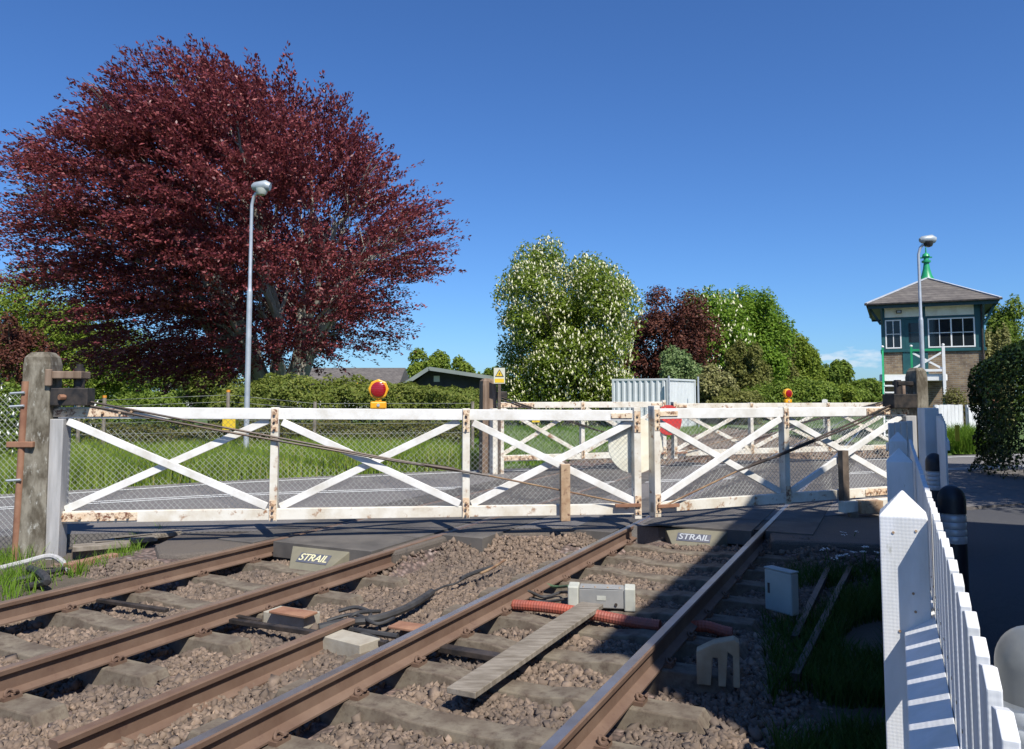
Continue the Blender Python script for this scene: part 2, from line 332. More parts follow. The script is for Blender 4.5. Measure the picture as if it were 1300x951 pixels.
def one(name, label, cat, mb, mat, group=None, bevel=0, smooth=False, **kw):
    """a thing that is one mesh; geometry given in world coordinates, origin moved to its base"""
    xs = [v.x for v in mb.v]; ys = [v.y for v in mb.v]; zs = [v.z for v in mb.v]
    loc = Vector(((min(xs)+max(xs))/2, (min(ys)+max(ys))/2, min(zs)))
    mb.v = [v-loc for v in mb.v]
    o = mb.build(name, mat, None, bevel=bevel, smooth=smooth); o.location = loc
    return setp(o, label=label, category=cat, group=group, **kw)
def npmesh(name, V, F, mat, parent=None, loc=None, **props):
    """V (n,3), F (m,k)"""
    me = bpy.data.meshes.new(name); n = len(V); m, k = F.shape
    me.vertices.add(n); me.vertices.foreach_set('co', np.asarray(V, dtype=np.float32).ravel())
    me.loops.add(m*k); me.loops.foreach_set('vertex_index', F.astype(np.int32).ravel())
    me.polygons.add(m); me.polygons.foreach_set('loop_start', np.arange(0, m*k, k, dtype=np.int32)); 
    me.polygons.foreach_set('loop_total', np.full(m, k, dtype=np.int32))
    me.materials.append(mat); me.update(calc_edges=True); me.validate()
    o = bpy.data.objects.new(name, me); COL.objects.link(o); o.parent = parent
    if loc is not None: o.location = loc
    return setp(o, **props)
def unit(v): return v/np.maximum(np.linalg.norm(v, axis=1, keepdims=True), 1e-9)
def leafquads(C, N, D, ln, wd):
    """C centres, N normals, D length directions -> pointed bent quads"""
    D = unit(D-N*np.sum(D*N, axis=1, keepdims=True)); S = np.cross(N, D)
    ln = np.asarray(ln).reshape(-1, 1); wd = np.asarray(wd).reshape(-1, 1)
    v = np.stack([C-D*ln*.5, C+S*wd*.5+N*wd*.12, C+D*ln*.5-N*ln*.10, C-S*wd*.5+N*wd*.12], axis=1).reshape(-1, 3)
    return v, np.arange(len(C)*4).reshape(-1, 4)
def copytree(o, parent=None):
    c = o.copy(); COL.objects.link(c); c.parent = parent
    for ch in list(o.children): copytree(ch, c)
    if o.name in RM: RM[c.name] = RM[o.name]
    return c

# ------------------------------------------------------------------ world, sun, camera
SHX, SHY = -.34, .70                       # ground shadow displacement per metre of height
EL = math.atan(1/math.hypot(SHX, SHY)); SUNAZ = math.atan2(-SHX, -SHY)
w = bpy.data.worlds.new('World'); scene.world = w; w.use_nodes = True
nt = w.node_tree; bg = nt.nodes['Background']
sky = nt.nodes.new('ShaderNodeTexSky'); sky.sky_type = 'NISHITA'; sky.sun_disc = False
sky.sun_elevation = EL; sky.sun_rotation = SUNAZ; sky.air_density = 1.0; sky.dust_density = .25; sky.ozone_density = 2.5; sky.altitude = 50
tcw = nt.nodes.new('ShaderNodeTexCoord')
# one low cumulus bank on the horizon, laid out by compass direction
sp = nt.nodes.new('ShaderNodeSeparateXYZ'); nt.links.new(tcw.outputs['Generated'], sp.inputs[0])
def wm(op, a, b=None, clamp=False):
    n = nt.nodes.new('ShaderNodeMath'); n.operation = op; n.use_clamp = clamp
    for i, v in enumerate((a, b)):
        if v is None: continue
        if isinstance(v, (int, float)): n.inputs[i].default_value = v
        else: nt.links.new(v, n.inputs[i])
    return n.outputs[0]
azm = wm('ARCTAN2', sp.outputs[0], sp.outputs[1])
azf = math.atan(.43)
da = wm('DIVIDE', wm('SUBTRACT', azm, azf), .045)
elv = wm('ARCSINE', sp.outputs[2])
mpw = nt.nodes.new('ShaderNodeMapping'); mpw.inputs['Scale'].default_value = (1, 1, 3.2); nt.links.new(tcw.outputs['Generated'], mpw.inputs[0])
nw = nt.nodes.new('ShaderNodeTexNoise'); nw.inputs['Scale'].default_value = 34; nw.inputs['Detail'].default_value = 7; nt.links.new(mpw.outputs[0], nw.inputs['Vector'])
# elevation profile: flat base, domed top
de = wm('DIVIDE', wm('SUBTRACT', elv, .044), .0125)
rad = wm('ADD', wm('MULTIPLY', da, da), wm('MULTIPLY', de, de))
cm = wm('MULTIPLY', wm('SUBTRACT', wm('ADD', wm('SUBTRACT', 1.0, rad), wm('MULTIPLY', wm('SUBTRACT', nw.outputs['Fac'], .5), 3.4)), .25), 1.6, True)
mc = nt.nodes.new('ShaderNodeMix'); mc.data_type = 'RGBA'; nt.links.new(wm('MULTIPLY', cm, .62), mc.inputs[0])
gam = nt.nodes.new('ShaderNodeMix'); gam.data_type = 'RGBA'; gam.blend_type = 'MULTIPLY'; gam.inputs[0].default_value = 1
nt.links.new(sky.outputs[0], gam.inputs[6]); gam.inputs[7].default_value = (.52, .85, 1.33, 1)
nt.links.new(gam.outputs[2], mc.inputs[6]); mc.inputs[7].default_value = (7.6, 8.4, 9.3, 1)
nt.links.new(mc.outputs[2], bg.inputs[0]); bg.inputs[1].default_value = .075
sl = bpy.data.lights.new('sun', 'SUN'); sl.energy = 4.7; sl.angle = D2R(.53); sl.color = (1, .955, .88)
so = bpy.data.objects.new('sun', sl); COL.objects.link(so)
sd = Vector((SHX, SHY, -1)).normalized(); so.rotation_euler = sd.to_track_quat('-Z', 'Y').to_euler(); so.location = (10, -20, 30)
cam = bpy.data.cameras.new('camera'); co = bpy.data.objects.new('camera', cam); COL.objects.link(co); scene.camera = co
cam.sensor_width = 36; cam.lens = 36*FPX/1300; cam.clip_end = 6000; cam.clip_start = .05
cam.shift_y = -45/1300
co.location = (0, 0, CZ); co.rotation_euler = (math.pi/2+TH, 0, 0)
scene.view_settings.view_transform = 'Standard'; scene.view_settings.look = 'None'; scene.view_settings.exposure = 0.48; scene.view_settings.gamma = 1
scene.render.resolution_x = 1024; scene.render.resolution_y = 749

# ------------------------------------------------------------------ terrain
MB().box(-3000, 3000, -1500, 4500, -1.2, -.42).build('ground', M['ground'], None, kind='structure')
NEAR = [(-40, -7.5), (-14, 5.4), (-8.2, 8.5), (-4.6, 9.35), (1.6, 9.85), (5.6, 11.2), (8.5, 12.2), (14, 14.3), (45, 25)]
FAR = [(-40, -1.5), (-14, 9.6), (-8.2, 13.0), (-5.0, 15.2), (-.5, 17.3), (3.5, 18.4), (9.8, 20.6), (13, 21.7), (45, 33)]
MID = [(-40, -4.5), (-14, 7.2), (-7.3, 11.3), (-4.4, 12.85), (-.4, 13.95), (3, 15.0), (10.1, 17.5), (45, 29.5)]
def smoothline(pts, k=5):
    out = []
    P_ = [Vector((*p, 0)) for p in pts]
    for i in range(len(P_)-1):
        p0 = P_[max(i-1, 0)]; p1 = P_[i]; p2 = P_[i+1]; p3 = P_[min(i+2, len(P_)-1)]
        t1 = (p2-p0)*.5; t2 = (p3-p1)*.5; d = (p2-p1).length
        if t1.length > d: t1 *= d/t1.length
        if t2.length > d: t2 *= d/t2.length
        for j in range(k):
            t = j/k; h = (2*t**3-3*t*t+1, t**3-2*t*t+t, -2*t**3+3*t*t, t**3-t*t)
            out.append(p1*h[0]+t1*h[1]+p2*h[2]+t2*h[3])
    out.append(P_[-1]); return out
near_s = smoothline(NEAR); far_s = smoothline(FAR); mid_s = smoothline(MID)
def sheet(name, a, b, z, mat, thick=.3, **pr):
    n = len(a); mb = MB()
    vs = [(p.x, p.y, z) for p in a]+[(p.x, p.y, z) for p in b]+[(p.x, p.y, z-thick) for p in a]+[(p.x, p.y, z-thick) for p in b]
    fs = []
    for i in range(n-1):
        fs += [(i, i+1, n+i+1, n+i), (2*n+i+1, 2*n+i, 3*n+i, 3*n+i+1), (i+1, i, 2*n+i, 2*n+i+1), (n+i, n+i+1, 3*n+i+1, 3*n+i)]
    fs += [(0, n, 3*n, 2*n), (2*n-1, n-1, 3*n-1, 4*n-1)]
    mb.add(vs, fs); return mb.build(name, mat, None, kind='structure', **pr)
sheet('road', near_s, far_s, -.004, M['asphalt'])
def offset(line, d):
    out = []
    for i, p in enumerate(line):
        t = (line[min(i+1, len(line)-1)]-line[max(i-1, 0)]).normalized(); out.append(p+Vector((-t.y, t.x, 0))*d)
    return out
def stripe(line, d0, d1, z):
    a = offset(line, d0); b = offset(line, d1); n = len(a); mb = MB()
    mb.add([(p.x, p.y, z) for p in a]+[(p.x, p.y, z) for p in b], [(i, i+1, n+i+1, n+i) for i in range(n-1)]); return mb
rmk = MB()
for d0, d1 in ((-.16, -.06), (.06, .16)):
    q = stripe(mid_s, d0, d1, .002); rmk.add(q.v, q.f)
rmk.build('road_markings_centre_line', M['line'], None, kind='structure')
q = stripe(far_s, -.55, -.43, .002); q.build('road_markings_edge_line', M['line'], None, kind='structure')

# crossing deck apron on the near side of the road
DECK = [(-8.2, 7.6), (-5.3, 8.3), (1.55, 9.2), (5.6, 10.85), (7.2, 11.6)]
MB().prism([tuple(G(196, 690, 0).xy), tuple(G(200, 702, 0).xy), tuple(G(225, 703, 0).xy), tuple(T(6.15, -6.37).xy), tuple(T(6.85, -6.33).xy), tuple(T(6.95, -4.7).xy), tuple(T(8.1, -4.65).xy), tuple(T(9.2, -3.05).xy), tuple(T(9.75, -2.9).xy),
            tuple(T(9.9, -1.4).xy), tuple(T(9.3, -1.3).xy), tuple(T(9.6, .1).xy), (7.3, 12.2), (1.5, 9.9), (-3.9, 9.4)], -.3, -.012).build('crossing_apron', M['asphalt3'], None, kind='structure', bevel=.04)
# rubber panels between and beside the rails across the road
RAILS = {'A': -6.28, 'B': -4.775, 'C': -2.98, 'D': -1.475}
pan = MB()
def farS(p):   # where the road ends along the track on the far side
    for s in np.arange(10, 30, .1):
        q = T(s, p); 
        yf = np.interp(q.x, [f[0] for f in FAR], [f[1] for f in FAR])
        if q.y > yf: return s
for (p0, p1, s0) in ((-6.28+.10, -4.775-.10, 6.75), (-2.98+.10, -1.475-.10, 9.7)):
    s = s0; e = farS((p0+p1)/2)+.4
    while s < e:
        s2 = min(s+.9, e); pan.prism([T(s, p0).xy, T(s, p1).xy, T(s2-.012, p1).xy, T(s2-.012, p0).xy], -.16, .004); s = s2
for (p0, p1, s0) in ((-6.85, -6.28-.05, 6.6), (-4.775+.05, -4.2, 7.9), (-3.55, -2.98-.05, 8.9), (-1.475+.05, -.9, 9.8)):
    s = s0; e = farS((p0+p1)/2)+.4
    while s < e:
        s2 = min(s+.9, e); pan.prism([T(s, p0).xy, T(s, p1).xy, T(s2-.012, p1).xy, T(s2-.012, p0).xy], -.16, .0035); s = s2
pan.build('crossing_panels', M['panel'], None, kind='structure')

LP = [-8.4, -6.9, -6.5, -6.35, -4.7, -4.6, -3.05, -1.4, -.5]; LS = [5.3, 5.5, 5.9, 6.75, 6.95, 7.9, 9.2, 9.75, 9.35]
# ballast bed (structure) as displaced strips
def bedheight(s, p):
    h = -.248+.03*noise.noise(Vector((s*.9, p*.9, 0)))+.02*noise.noise(Vector((s*3, p*3, 5)))
    for r in RAILS.values():
        h -= .055*math.exp(-((p-r)/.16)**2)
    lm = float(np.interp(p, LP, LS)); g_ = (s-(lm-.75))/.75
    if g_ > 0: h += (.05 if (-6.28 < p < -4.77 or -2.98 < p < -1.47) else .20)*min(1, g_)**1.3
    if p > -.9: h -= .12*min(1, (p+.9)/.8)
    if p < -7.1: h -= .10*min(1, (-7.1-p)/.8)
    return h
def strip(name, s0, s1, p0, p1, ds, dp, fn, mat):
    ss = np.arange(s0, s1+1e-6, ds); ps = np.arange(p0, p1+1e-6, dp); V = []; 
    for s in ss:
        for p in ps: q = T(s, p); V.append((q.x, q.y, fn(s, p)))
    n = len(ps); F = [(i*n+j, i*n+j+1, (i+1)*n+j+1, (i+1)*n+j) for i in range(len(ss)-1) for j in range(n-1)]
    return npmesh(name, np.array(V), np.array(F)[:, ::-1], mat, None, kind='structure')
strip('track_bed', -4, 11.5, -8.4, .1, .12, .12, bedheight, M['bed'])
strip('track_bed_beyond', 17.0, 320, -8.6, .3, 1.2, .4, lambda s, p: -.17-.22*max(0, (abs(p+3.9)-3.9)), M['bed'])
# stones scattered on the bed
def stonefield(name, n, srange, prange, size, label, keep=None, zfn=None, mat='stone'):
    S = RNG.uniform(*srange, n); Pp = RNG.uniform(*prange, n)
    if keep is not None:
        k = keep(S, Pp); S = S[k]; Pp = Pp[k]; n = len(S)
    X = S*SA+Pp*CA; Y = S*CA-Pp*SA
    Z = np.array([zfn(a, b) for a, b in zip(S, Pp)])
    sz = RNG.uniform(size[0], size[1], n)*(1+.5*(RNG.random(n) > .93))
    base = np.array([(x, y, z) for z in (-1, 1) for y in (-1, 1) for x in (-1, 1)], float)*.5
    jit = base[None]*RNG.uniform(.35, 1.35, (n, 8, 3))+RNG.uniform(-.2, .2, (n, 8, 3))
    sc = sz[:, None, None]*RNG.uniform(.65, 1.25, (n, 1, 3)); jit = jit*sc
    q = unit(RNG.normal(size=(n, 4))); w_, x, y, z = q.T
    R = np.stack([np.stack([1-2*(y*y+z*z), 2*(x*y-z*w_), 2*(x*z+y*w_)], -1), np.stack([2*(x*y+z*w_), 1-2*(x*x+z*z), 2*(y*z-x*w_)], -1), np.stack([2*(x*z-y*w_), 2*(y*z+x*w_), 1-2*(x*x+y*y)], -1)], 1)
    V = np.einsum('nij,nkj->nki', R, jit)+np.stack([X, Y, Z+sz*.22], -1)[:, None]
    f = np.array([(0, 2, 3, 1), (4, 5, 7, 6), (0, 1, 5, 4), (2, 6, 7, 3), (0, 4, 6, 2), (1, 3, 7, 5)])
    F = (f[None]+(np.arange(n)*8)[:, None, None]).reshape(-1, 4)
    return npmesh(name, V.reshape(-1, 3), F, M[mat], None, kind='stuff', label=label, category='ballast')
SL1 = [3.69-.70*k for k in range(8, 0, -1)]+[3.69+.70*k for k in range(5)]
SL2 = [4.55-.66*k for k in range(10, 0, -1)]+[4.55+.66*k for k in range(8)]
def near_sleeper(S, Pp):
    a = np.zeros(len(S), bool)
    for s in SL1: a |= (abs(S-s) < .13) & (Pp > -6.78) & (Pp < -4.27)
    for s in SL2: a |= (abs(S-s) < .13) & (Pp > -3.48) & (Pp < -.97)
    return a
def keepfn(S, Pp):
    a = ~near_sleeper(S, Pp) | (RNG.random(len(S)) < -1)
    for r in RAILS.values(): a &= (abs(Pp-r) > .085)
    X = S*SA+Pp*CA; Y = S*CA-Pp*SA
    lim = np.interp(Pp, LP, LS)
    a &= S < lim
    a &= (Y > 2.6) & (X/np.maximum(Y, .1) < .75) & (X/np.maximum(Y, .1) > -.80)
    return a & ((Pp < -.75) | (RNG.random(len(S)) < .35)) & ((Pp > -7.2) | (RNG.random(len(S)) < .5))
def zst(s, p):
    return max(bedheight(s, p), -.172 if near_sleeper(np.array([s]), np.array([p]))[0] else -9)+ (.0 if near_sleeper(np.array([s]), np.array([p]))[0] else 0)
stonefield('ballast', 150000, (1.0, 10.0), (-8.3, -.2), (.018, .042), 'brown and pink crushed stone ballast lying between the sleepers', keepfn, zst)
def keep2(S, Pp):
    a = np.ones(len(S), bool)
    for r in RAILS.values(): a &= (abs(Pp-r) > .085)
    return a
stonefield('distant_ballast', 16000, (19.5, 60), (-8.4, .1), (.05, .10), 'brown ballast on the line beyond the road', keep2, lambda s, p: -.19)

# ------------------------------------------------------------------ tracks
PROF = [(-.07, -.159), (.07, -.159), (.07, -.148), (.014, -.128), (.010, -.045), (.034, -.034), (.036, -.008), (.028, 0), (-.028, 0), (-.036, -.008), (-.034, -.034), (-.010, -.045), (-.014, -.128), (-.07, -.148)]
right = Vector((CA, -SA, 0)); upv = Vector((0, 0, 1)); fwd = Vector((SA, CA, 0))
def sleeper_mesh():
    mb = MB(); h = 1.25
    # seen from the side: deep shoulders, lower middle, bevelled flanks
    st = [(-h, -.26), (-h+.06, -.172), (-.45, -.172), (-.25, -.20), (.25, -.20), (.45, -.172), (h-.06, -.172), (h, -.26)]
    vs = []
    for x, z in st: vs += [(x, -.10, z), (x, .10, z), (x, .14, -.38), (x, -.14, -.38)]
    fs = [(0, 3, 2, 1)]
    for i in range(len(st)-1):
        a = i*4; fs += [(a, a+1, a+5, a+4), (a+1, a+2, a+6, a+5), (a+3, a, a+4, a+7)]
    fs.append((28, 29, 30, 31)); mb.add(vs, fs); return mb
def clip_mesh(px, side):
    mb = MB(); pts = []
    for k in range(11):
        t = k/10*2*math.pi*.9; pts.append((px+side*(.095+.028*math.cos(t)), .035*math.sin(t), -.135+.012*math.cos(2*t)))
    mb.tube(pts, .010, 6)
    mb.box(px+side*.085-.03, px+side*.085+.03, -.055, .055, -.174, -.150)
    return mb
def track(label, ra, rb, slist, s0, s1, topm, far_list):
    pc = (ra+rb)/2
    root = thing('railway_track', label, 'railway track', T(0, pc), -A, 'railway tracks')
    for r in (ra, rb):
        mb = MB(); mb.sweep(PROF, (r-pc, s0, 0), (r-pc, s1, 0), (1, 0, 0), (0, 0, 1))
        o = mb.build('rail', [M['railrust'], topm], root)
        for pl in o.data.polygons:
            if pl.normal.z > .9 and abs(pl.center.z) < .003: pl.material_index = 1
    sm = sleeper_mesh(); proto = None
    for s in slist:
        if proto is None:
            proto = sm.build('sleeper', M['concrete'], root, bevel=.008); proto.location = (0, s, 0)
            for r in (ra-pc, rb-pc):
                for sd_ in (-1, 1): clip_mesh(r, sd_).build('rail_clip', M['railrust'], proto, smooth=True)
            cur = proto
        else:
            cur = proto.copy(); COL.objects.link(cur); cur.parent = root
            for ch in proto.children: c = ch.copy(); COL.objects.link(c); c.parent = cur
        cur.location = (random.uniform(-.02, .02), s, random.uniform(-.006, .006)); cur.rotation_euler = (0, 0, random.uniform(-.012, .012))
    for s in far_list:
        cur = proto.copy(); COL.objects.link(cur); cur.parent = root; cur.location = (0, s, 0)
    return root
track('rusty railed double line nearest the left gate post with fully sunlit concrete sleepers', RAILS['A'], RAILS['B'], SL1, -4, 300, M['railtop_rust'], [18.2+.7*k for k in range(60)])
track('track beside the white picket fence with polished rail heads half in shadow', RAILS['C'], RAILS['D'], SL2, -4, 300, M['railtop_steel'], [20.2+.7*k for k in range(58)])
# short check rail in the left foreground between the tracks
mb = MB(); mb.sweep(PROF, T(2.6, -3.75, -.08), T(4.95, -3.75, -.08), right, upv)
one('check_rail', 'short loose length of rusty rail lying between the two tracks', 'rail', mb, M['railrust'])

# deflector wedges with lettering
def deflector(label, s, pc, letm, flip):
    """s: panel end, wedge in front of the panel between the rails"""
    root = thing('panel_deflector', label, 'deflector', T(s, pc, 0), -A, 'rubber wedge deflectors at the panel ends')
    mb = MB(); w1, w2 = .38, .20
    vs = [(-w1, 0, -.02), (w1, 0, -.02), (w1, .02, -.21), (-w1, .02, -.21), (-w2-.02, -.24, -.21), (w2+.02, -.24, -.21)]
    # sloping face as a trapezium, low edge towards the camera
    mb.add(vs, [(0, 4, 5, 1), (0, 1, 2, 3), (3, 2, 5, 4), (0, 3, 4), (1, 5, 2)])
    mb.build('wedge', M['strail'], root, bevel=.006)
    mid = Vector((0, -.11, -.107)); slope = Vector((0, -.24, -.19)).normalized(); nrm = Vector((0, -.19, .24)).normalized()
    rot = Matrix((Vector((1, 0, 0)), -slope, nrm)).transposed().to_4x4()
    pl = MB(); pl.box(-.20, .20, -.062, .062, .001, .005); 
    o = pl.build('name_plate', M['plate'], root); o.matrix_local = Matrix.Translation(mid) @ rot
    cu = bpy.data.curves.new('lettering', 'FONT'); cu.body = 'STRAIL'; cu.size = .125; cu.align_x = 'CENTER'; cu.align_y = 'CENTER'; cu.extrude = .002; cu.shear = .12; cu.offset = .0015; cu.space_character = .95
    t = bpy.data.objects.new('lettering', cu); dg = bpy.context.evaluated_depsgraph_get(); COL.objects.link(t)
    dg.update(); me = bpy.data.meshes.new_from_object(t.evaluated_get(dg)); bpy.data.objects.remove(t)
    me.materials.clear(); me.materials.append(letm)
    t = bpy.data.objects.new('lettering', me); COL.objects.link(t); t.parent = root; t.matrix_local = Matrix.Translation(mid+nrm*.0075) @ rot
    return root
deflector('tan rubber wedge lettered STRAIL at the panel end of the sunlit left track', 6.75, (RAILS['A']+RAILS['B'])/2, M['letter'], 1)
deflector('grey rubber wedge lettered STRAIL at the edge of the shadow on the right track', 9.7, (RAILS['C']+RAILS['D'])/2, M['letterw'], 1)

# ------------------------------------------------------------------ gates
def chainlink(x0, x1, z0, z1, y, pitch=.065, r=.0012):
    V = []; F = []
    def seg(a, b, yy):
        d = Vector(b)-Vector(a); n = Vector((-d.y, d.x)).normalized()*r
        i = len(V)
        pts = [(a[0]+n.x, yy, a[1]+n.y), (a[0]-n.x, yy, a[1]-n.y), (b[0]-n.x, yy, b[1]-n.y), (b[0]+n.x, yy, b[1]+n.y)]
        V.extend(pts); V.extend([(p[0], yy+2*r, p[2]) for p in pts])
        F.extend([(i, i+1, i+2, i+3), (i+7, i+6, i+5, i+4), (i, i+3, i+7, i+4), (i+1, i+5, i+6, i+2)])
    k = x0-(z1-z0)
    while k < x1:
        for sgn in (1, -1):
            a = (k, z0) if sgn > 0 else (k, z1); b = (k+(z1-z0), z1) if sgn > 0 else (k+(z1-z0), z0)
            pa, pb = Vector(a), Vector(b)
            if pa.x < x0: t = (x0-pa.x)/(pb.x-pa.x); pa = pa.lerp(pb, t)
            if pb.x > x1: t = (x1-pa.x)/(pb.x-pa.x); pb = pa.lerp(pb, t)
            if pb.x-pa.x > .01: seg(pa, pb, y+(0 if sgn > 0 else .003))
        k += pitch
    return np.array(V), np.array(F)
def bolts(root, pts, mat, y):
    for (x, z) in pts:
        mb = MB(); mb.tube([(x, y, z), (x, y-.022, z)], .014, 6); mb.build('bolt', mat, root)
def leaf(label, a, b, bays, z0, z1, group, zend=0, straps_end=None, hw=.125, mirror=False, halfpost=None, disc=None, discmat=None, discy=.07, worn='white', rods=True, rodcol='rod', topw=None, z0end=0, facing=-1, hingepost=True, bracehalf=None):
    """gate leaf: local x from hinge (0) to nose (L); y- side faces the camera"""
    a = Vector((*a, 0)); b = Vector((*b, 0)); d = b-a; Lg = d.length; rz = math.atan2(d.y, d.x)
    root = thing('crossing_gate', label, 'gate', a, rz, group)
    f = -1 if abs(rz) < math.pi/2 else 1              # local y sign of the camera side
    zt = lambda x: z1+zend*x/Lg; zb = lambda x: z0+z0end*x/Lg
    W = M[worn]; th = .075
    mb = MB(); mb.bar((0, 0, zt(0)-hw/2), (Lg, 0, zt(Lg)-hw/2), th, hw); mb.build('top_rail', W, root, bevel=.006)
    mb = MB(); mb.bar((0, 0, zb(0)+hw/2), (Lg, 0, zb(Lg)+hw/2), th, hw); mb.build('bottom_rail', M['white2'] if worn == 'white' else W, root, bevel=.006)
    for i, x in enumerate(bays[1:]):
        last = i == len(bays)-2; ww = .085
        if last: mb = MB(); mb.box(x-ww, x, -.065, .065, zb(x)-.05, zt(x)+.035)
        else: mb = MB(); mb.box(x-ww/2, x+ww/2, -.055, .055, zb(x)-.015, zt(x)+.01)
        mb.build('upright', M['white2'], root, bevel=.005)
        xc = x-ww/2 if last else x
        for zc0, zc1 in ((zt(x)-.26, zt(x)-.01), (zb(x)+.0, zb(x)+.22)):
            s_ = MB(); s_.box(xc-.037, xc+.037, min(f*.0655, f*.072) if last else min(f*.0555, f*.062), max(f*.0655, f*.072) if last else max(f*.0555, f*.062), zc0, zc1); s_.build('iron_strap', M['rustwhite'], root)
            bolts(root, [(xc, zc0+.04), (xc, zc1-.05), (xc, (zc0+zc1)/2)], M['rustpost'], f*.07 if f < 0 else f*.07+.022)
    xs = bays
    for i in range(len(xs)-1):
        x0 = xs[i]+.05; x1 = xs[i+1]-.05; 
        za, zz = zb((x0+x1)/2)+hw, zt((x0+x1)/2)-hw
        for yy, p, q in ((f*.022, (x0+.03, zz-.02), (x1-.02, za+.02)), (-f*.022, (x0+.02, za+.02), (x1-.03, zz-.02))):
            mb = MB(); mb.bar((p[0], yy, p[1]), (q[0], yy, q[1]), .042, .078, up=(0, 1, 0)) if False else mb.bar((p[0], yy, p[1]), (q[0], yy, q[1]), .042, .080)
            mb.build('diagonal_brace', M['white'] if worn == 'white' else W, root, bevel=.004)
    V, F = chainlink(.05, Lg-.08, z0+hw*.4, z1-hw*.5, -f*.052); npmesh('wire_mesh', V, F, M['wire'], root)
    # iron straps at hinge end and nose
    for zc, ln in ((zt(0)-hw/2, .78), (zb(0)+hw/2, .85)):
        mb = MB(); y0, y1 = sorted((f*.041, f*.050)); mb.box(-.06, ln, y0, y1, zc-.045, zc+.045); mb.build('iron_strap', M['rustwhite'], root, bevel=.003)
        bolts(root, [(x, zc+random.uniform(-.012, .012)) for x in (.08, .27, .46, .64, .76)], M['rustpost'], f*.05 if f < 0 else f*.05+.022)
    mb = MB(); y0, y1 = sorted((f*.041, f*.050)); zc = zt(Lg)-hw/2; mb.box(Lg-.36, Lg-.10, y0, y1, zc-.03, zc+.03); mb.build('iron_strap', M['rustwhite'], root, bevel=.003)
    if hingepost:
        mb = MB(); mb.box(-.16, .085, -.11, .11, -.35, zt(0)-hw-.004) ; mb.build('heel_post', M['greywood'] if worn == 'white' else M['white2'], root, bevel=.008)
    if halfpost:
        x, zz, mt = halfpost; mb = MB(); y0, y1 = sorted((f*.06, f*.15)); mb.box(x-.055, x+.055, y0, y1, z0-.08, zz); mb.build('stop_post', M[mt], root, bevel=.006)
    if disc:
        cx, cz, r = disc; mb = MB(); yb = -f*discy
        for k, (u0, u1) in enumerate(((0, math.pi), (math.pi, 2*math.pi))):
            pass
        pts = [(cx+r*math.cos(t), cz+r*math.sin(t)) for t in np.linspace(0, 2*math.pi, 48, endpoint=False)]
        n = len(pts); vs = [(x, yb, z) for x, z in pts]+[(x, yb-f*.02, z) for x, z in pts]
        mb.add(vs, [tuple(range(n)), tuple(range(2*n-1, n-1, -1))]+[(i, n+i, n+(i+1) % n, (i+1) % n) for i in range(n)])
        mb.build('target_disc', discmat, root, bevel=.002)
    if rods:
        yk = f*.085
        for off in (.0, .045):
            m1 = MB(); m1.tube([(-.05, yk*.4, z1+.13-off), (Lg*.25, yk, z1+.13-(z1-z0)*.27-off), (Lg*.55, yk, z0+(z1-z0)*.52-off*.3), (Lg*.72, yk, z0+(z1-z0)*.36)], .013, 6); m1.build('tension_rod', M[rodcol], root, smooth=True)
        m1 = MB(); m1.tube([(Lg*.72, yk, z0+(z1-z0)*.36), (Lg-.12, yk, z0+.085)], .011, 6); m1.build('tension_rod', M['rustrod'], root, smooth=True)
        m1 = MB(); m1.tube([(Lg*.60, yk, z0+(z1-z0)*.475), (Lg*.62, yk, z0+(z1-z0)*.455), (Lg*.655, yk, z0+(z1-z0)*.425), (Lg*.67, yk, z0+(z1-z0)*.41)], [.012, .024, .024, .012], 8); m1.build('turnbuckle', M['rod'], root, smooth=True)
        m1 = MB(); m1.box(Lg-.33, Lg-.02, min(yk*.8, yk*1.15), max(yk*.8, yk*1.15), z0+.06, z0+.10); m1.build('rod_anchor', M['rust'], root, bevel=.004)
    return root, f, Lg
HL = (-4.93, 8.62); NL = (1.53, 9.52); NR = (1.68, 9.56); HR = (5.62, 11.35)
def xat(px, a, b, Lx=None):     # local x along leaf a->b seen at photo px
    u = (px-650)/FPX*1.003; dx, dy = b[0]-a[0], b[1]-a[1]; t = (u*a[1]-a[0])/(dx-u*dy); return t*math.hypot(dx, dy)
LL = math.hypot(NL[0]-HL[0], NL[1]-HL[1])
g1, f1, _ = leaf('long white timber gate leaf with crossed braces between the left stone post and the middle', HL, NL, [0.02, xat(352, HL, NL), xat(592, HL, NL), LL], .225, 1.475, 'white crossing gate leaves', zend=-.055, z0end=-.035,
     halfpost=(xat(714, HL, NL), .80, 'rustpost'), disc=(LL-.03, .995, .335), discmat=M['cream'])
LR = math.hypot(HR[0]-NR[0], HR[1]-NR[1])
g2, f2, _ = leaf('short white gate leaf reaching right to the post by the white picket fence', HR, NR, [0.02, xat(992, HR, NR), LR], .20, 1.44, 'white crossing gate leaves', halfpost=(xat(1058, HR, NR), .86, 'darkpost'))
FL = (-.28, 16.35); FN = (3.42, 17.72); FN2 = (3.60, 17.78); FR = (9.8, 20.1)
leaf('short white gate leaf across the road hinged on the brown post with the warning sign', FL, FN, [0.02, 1.9, math.hypot(FN[0]-FL[0], FN[1]-FL[1])], .24, 1.46, 'white crossing gate leaves', disc=(math.hypot(FN[0]-FL[0], FN[1]-FL[1])+.05, 1.05, .335), discmat=M['red'], discy=-.09, worn='white2', halfpost=(2.75, .78, 'white2'))
L4 = math.hypot(FR[0]-FN2[0], FR[1]-FN2[1])
leaf('long white gate leaf across the road spanning the far tracks', FR, FN2, [0.02, L4*.34, L4*.68, L4], .24, 1.42, 'white crossing gate leaves', worn='white2')
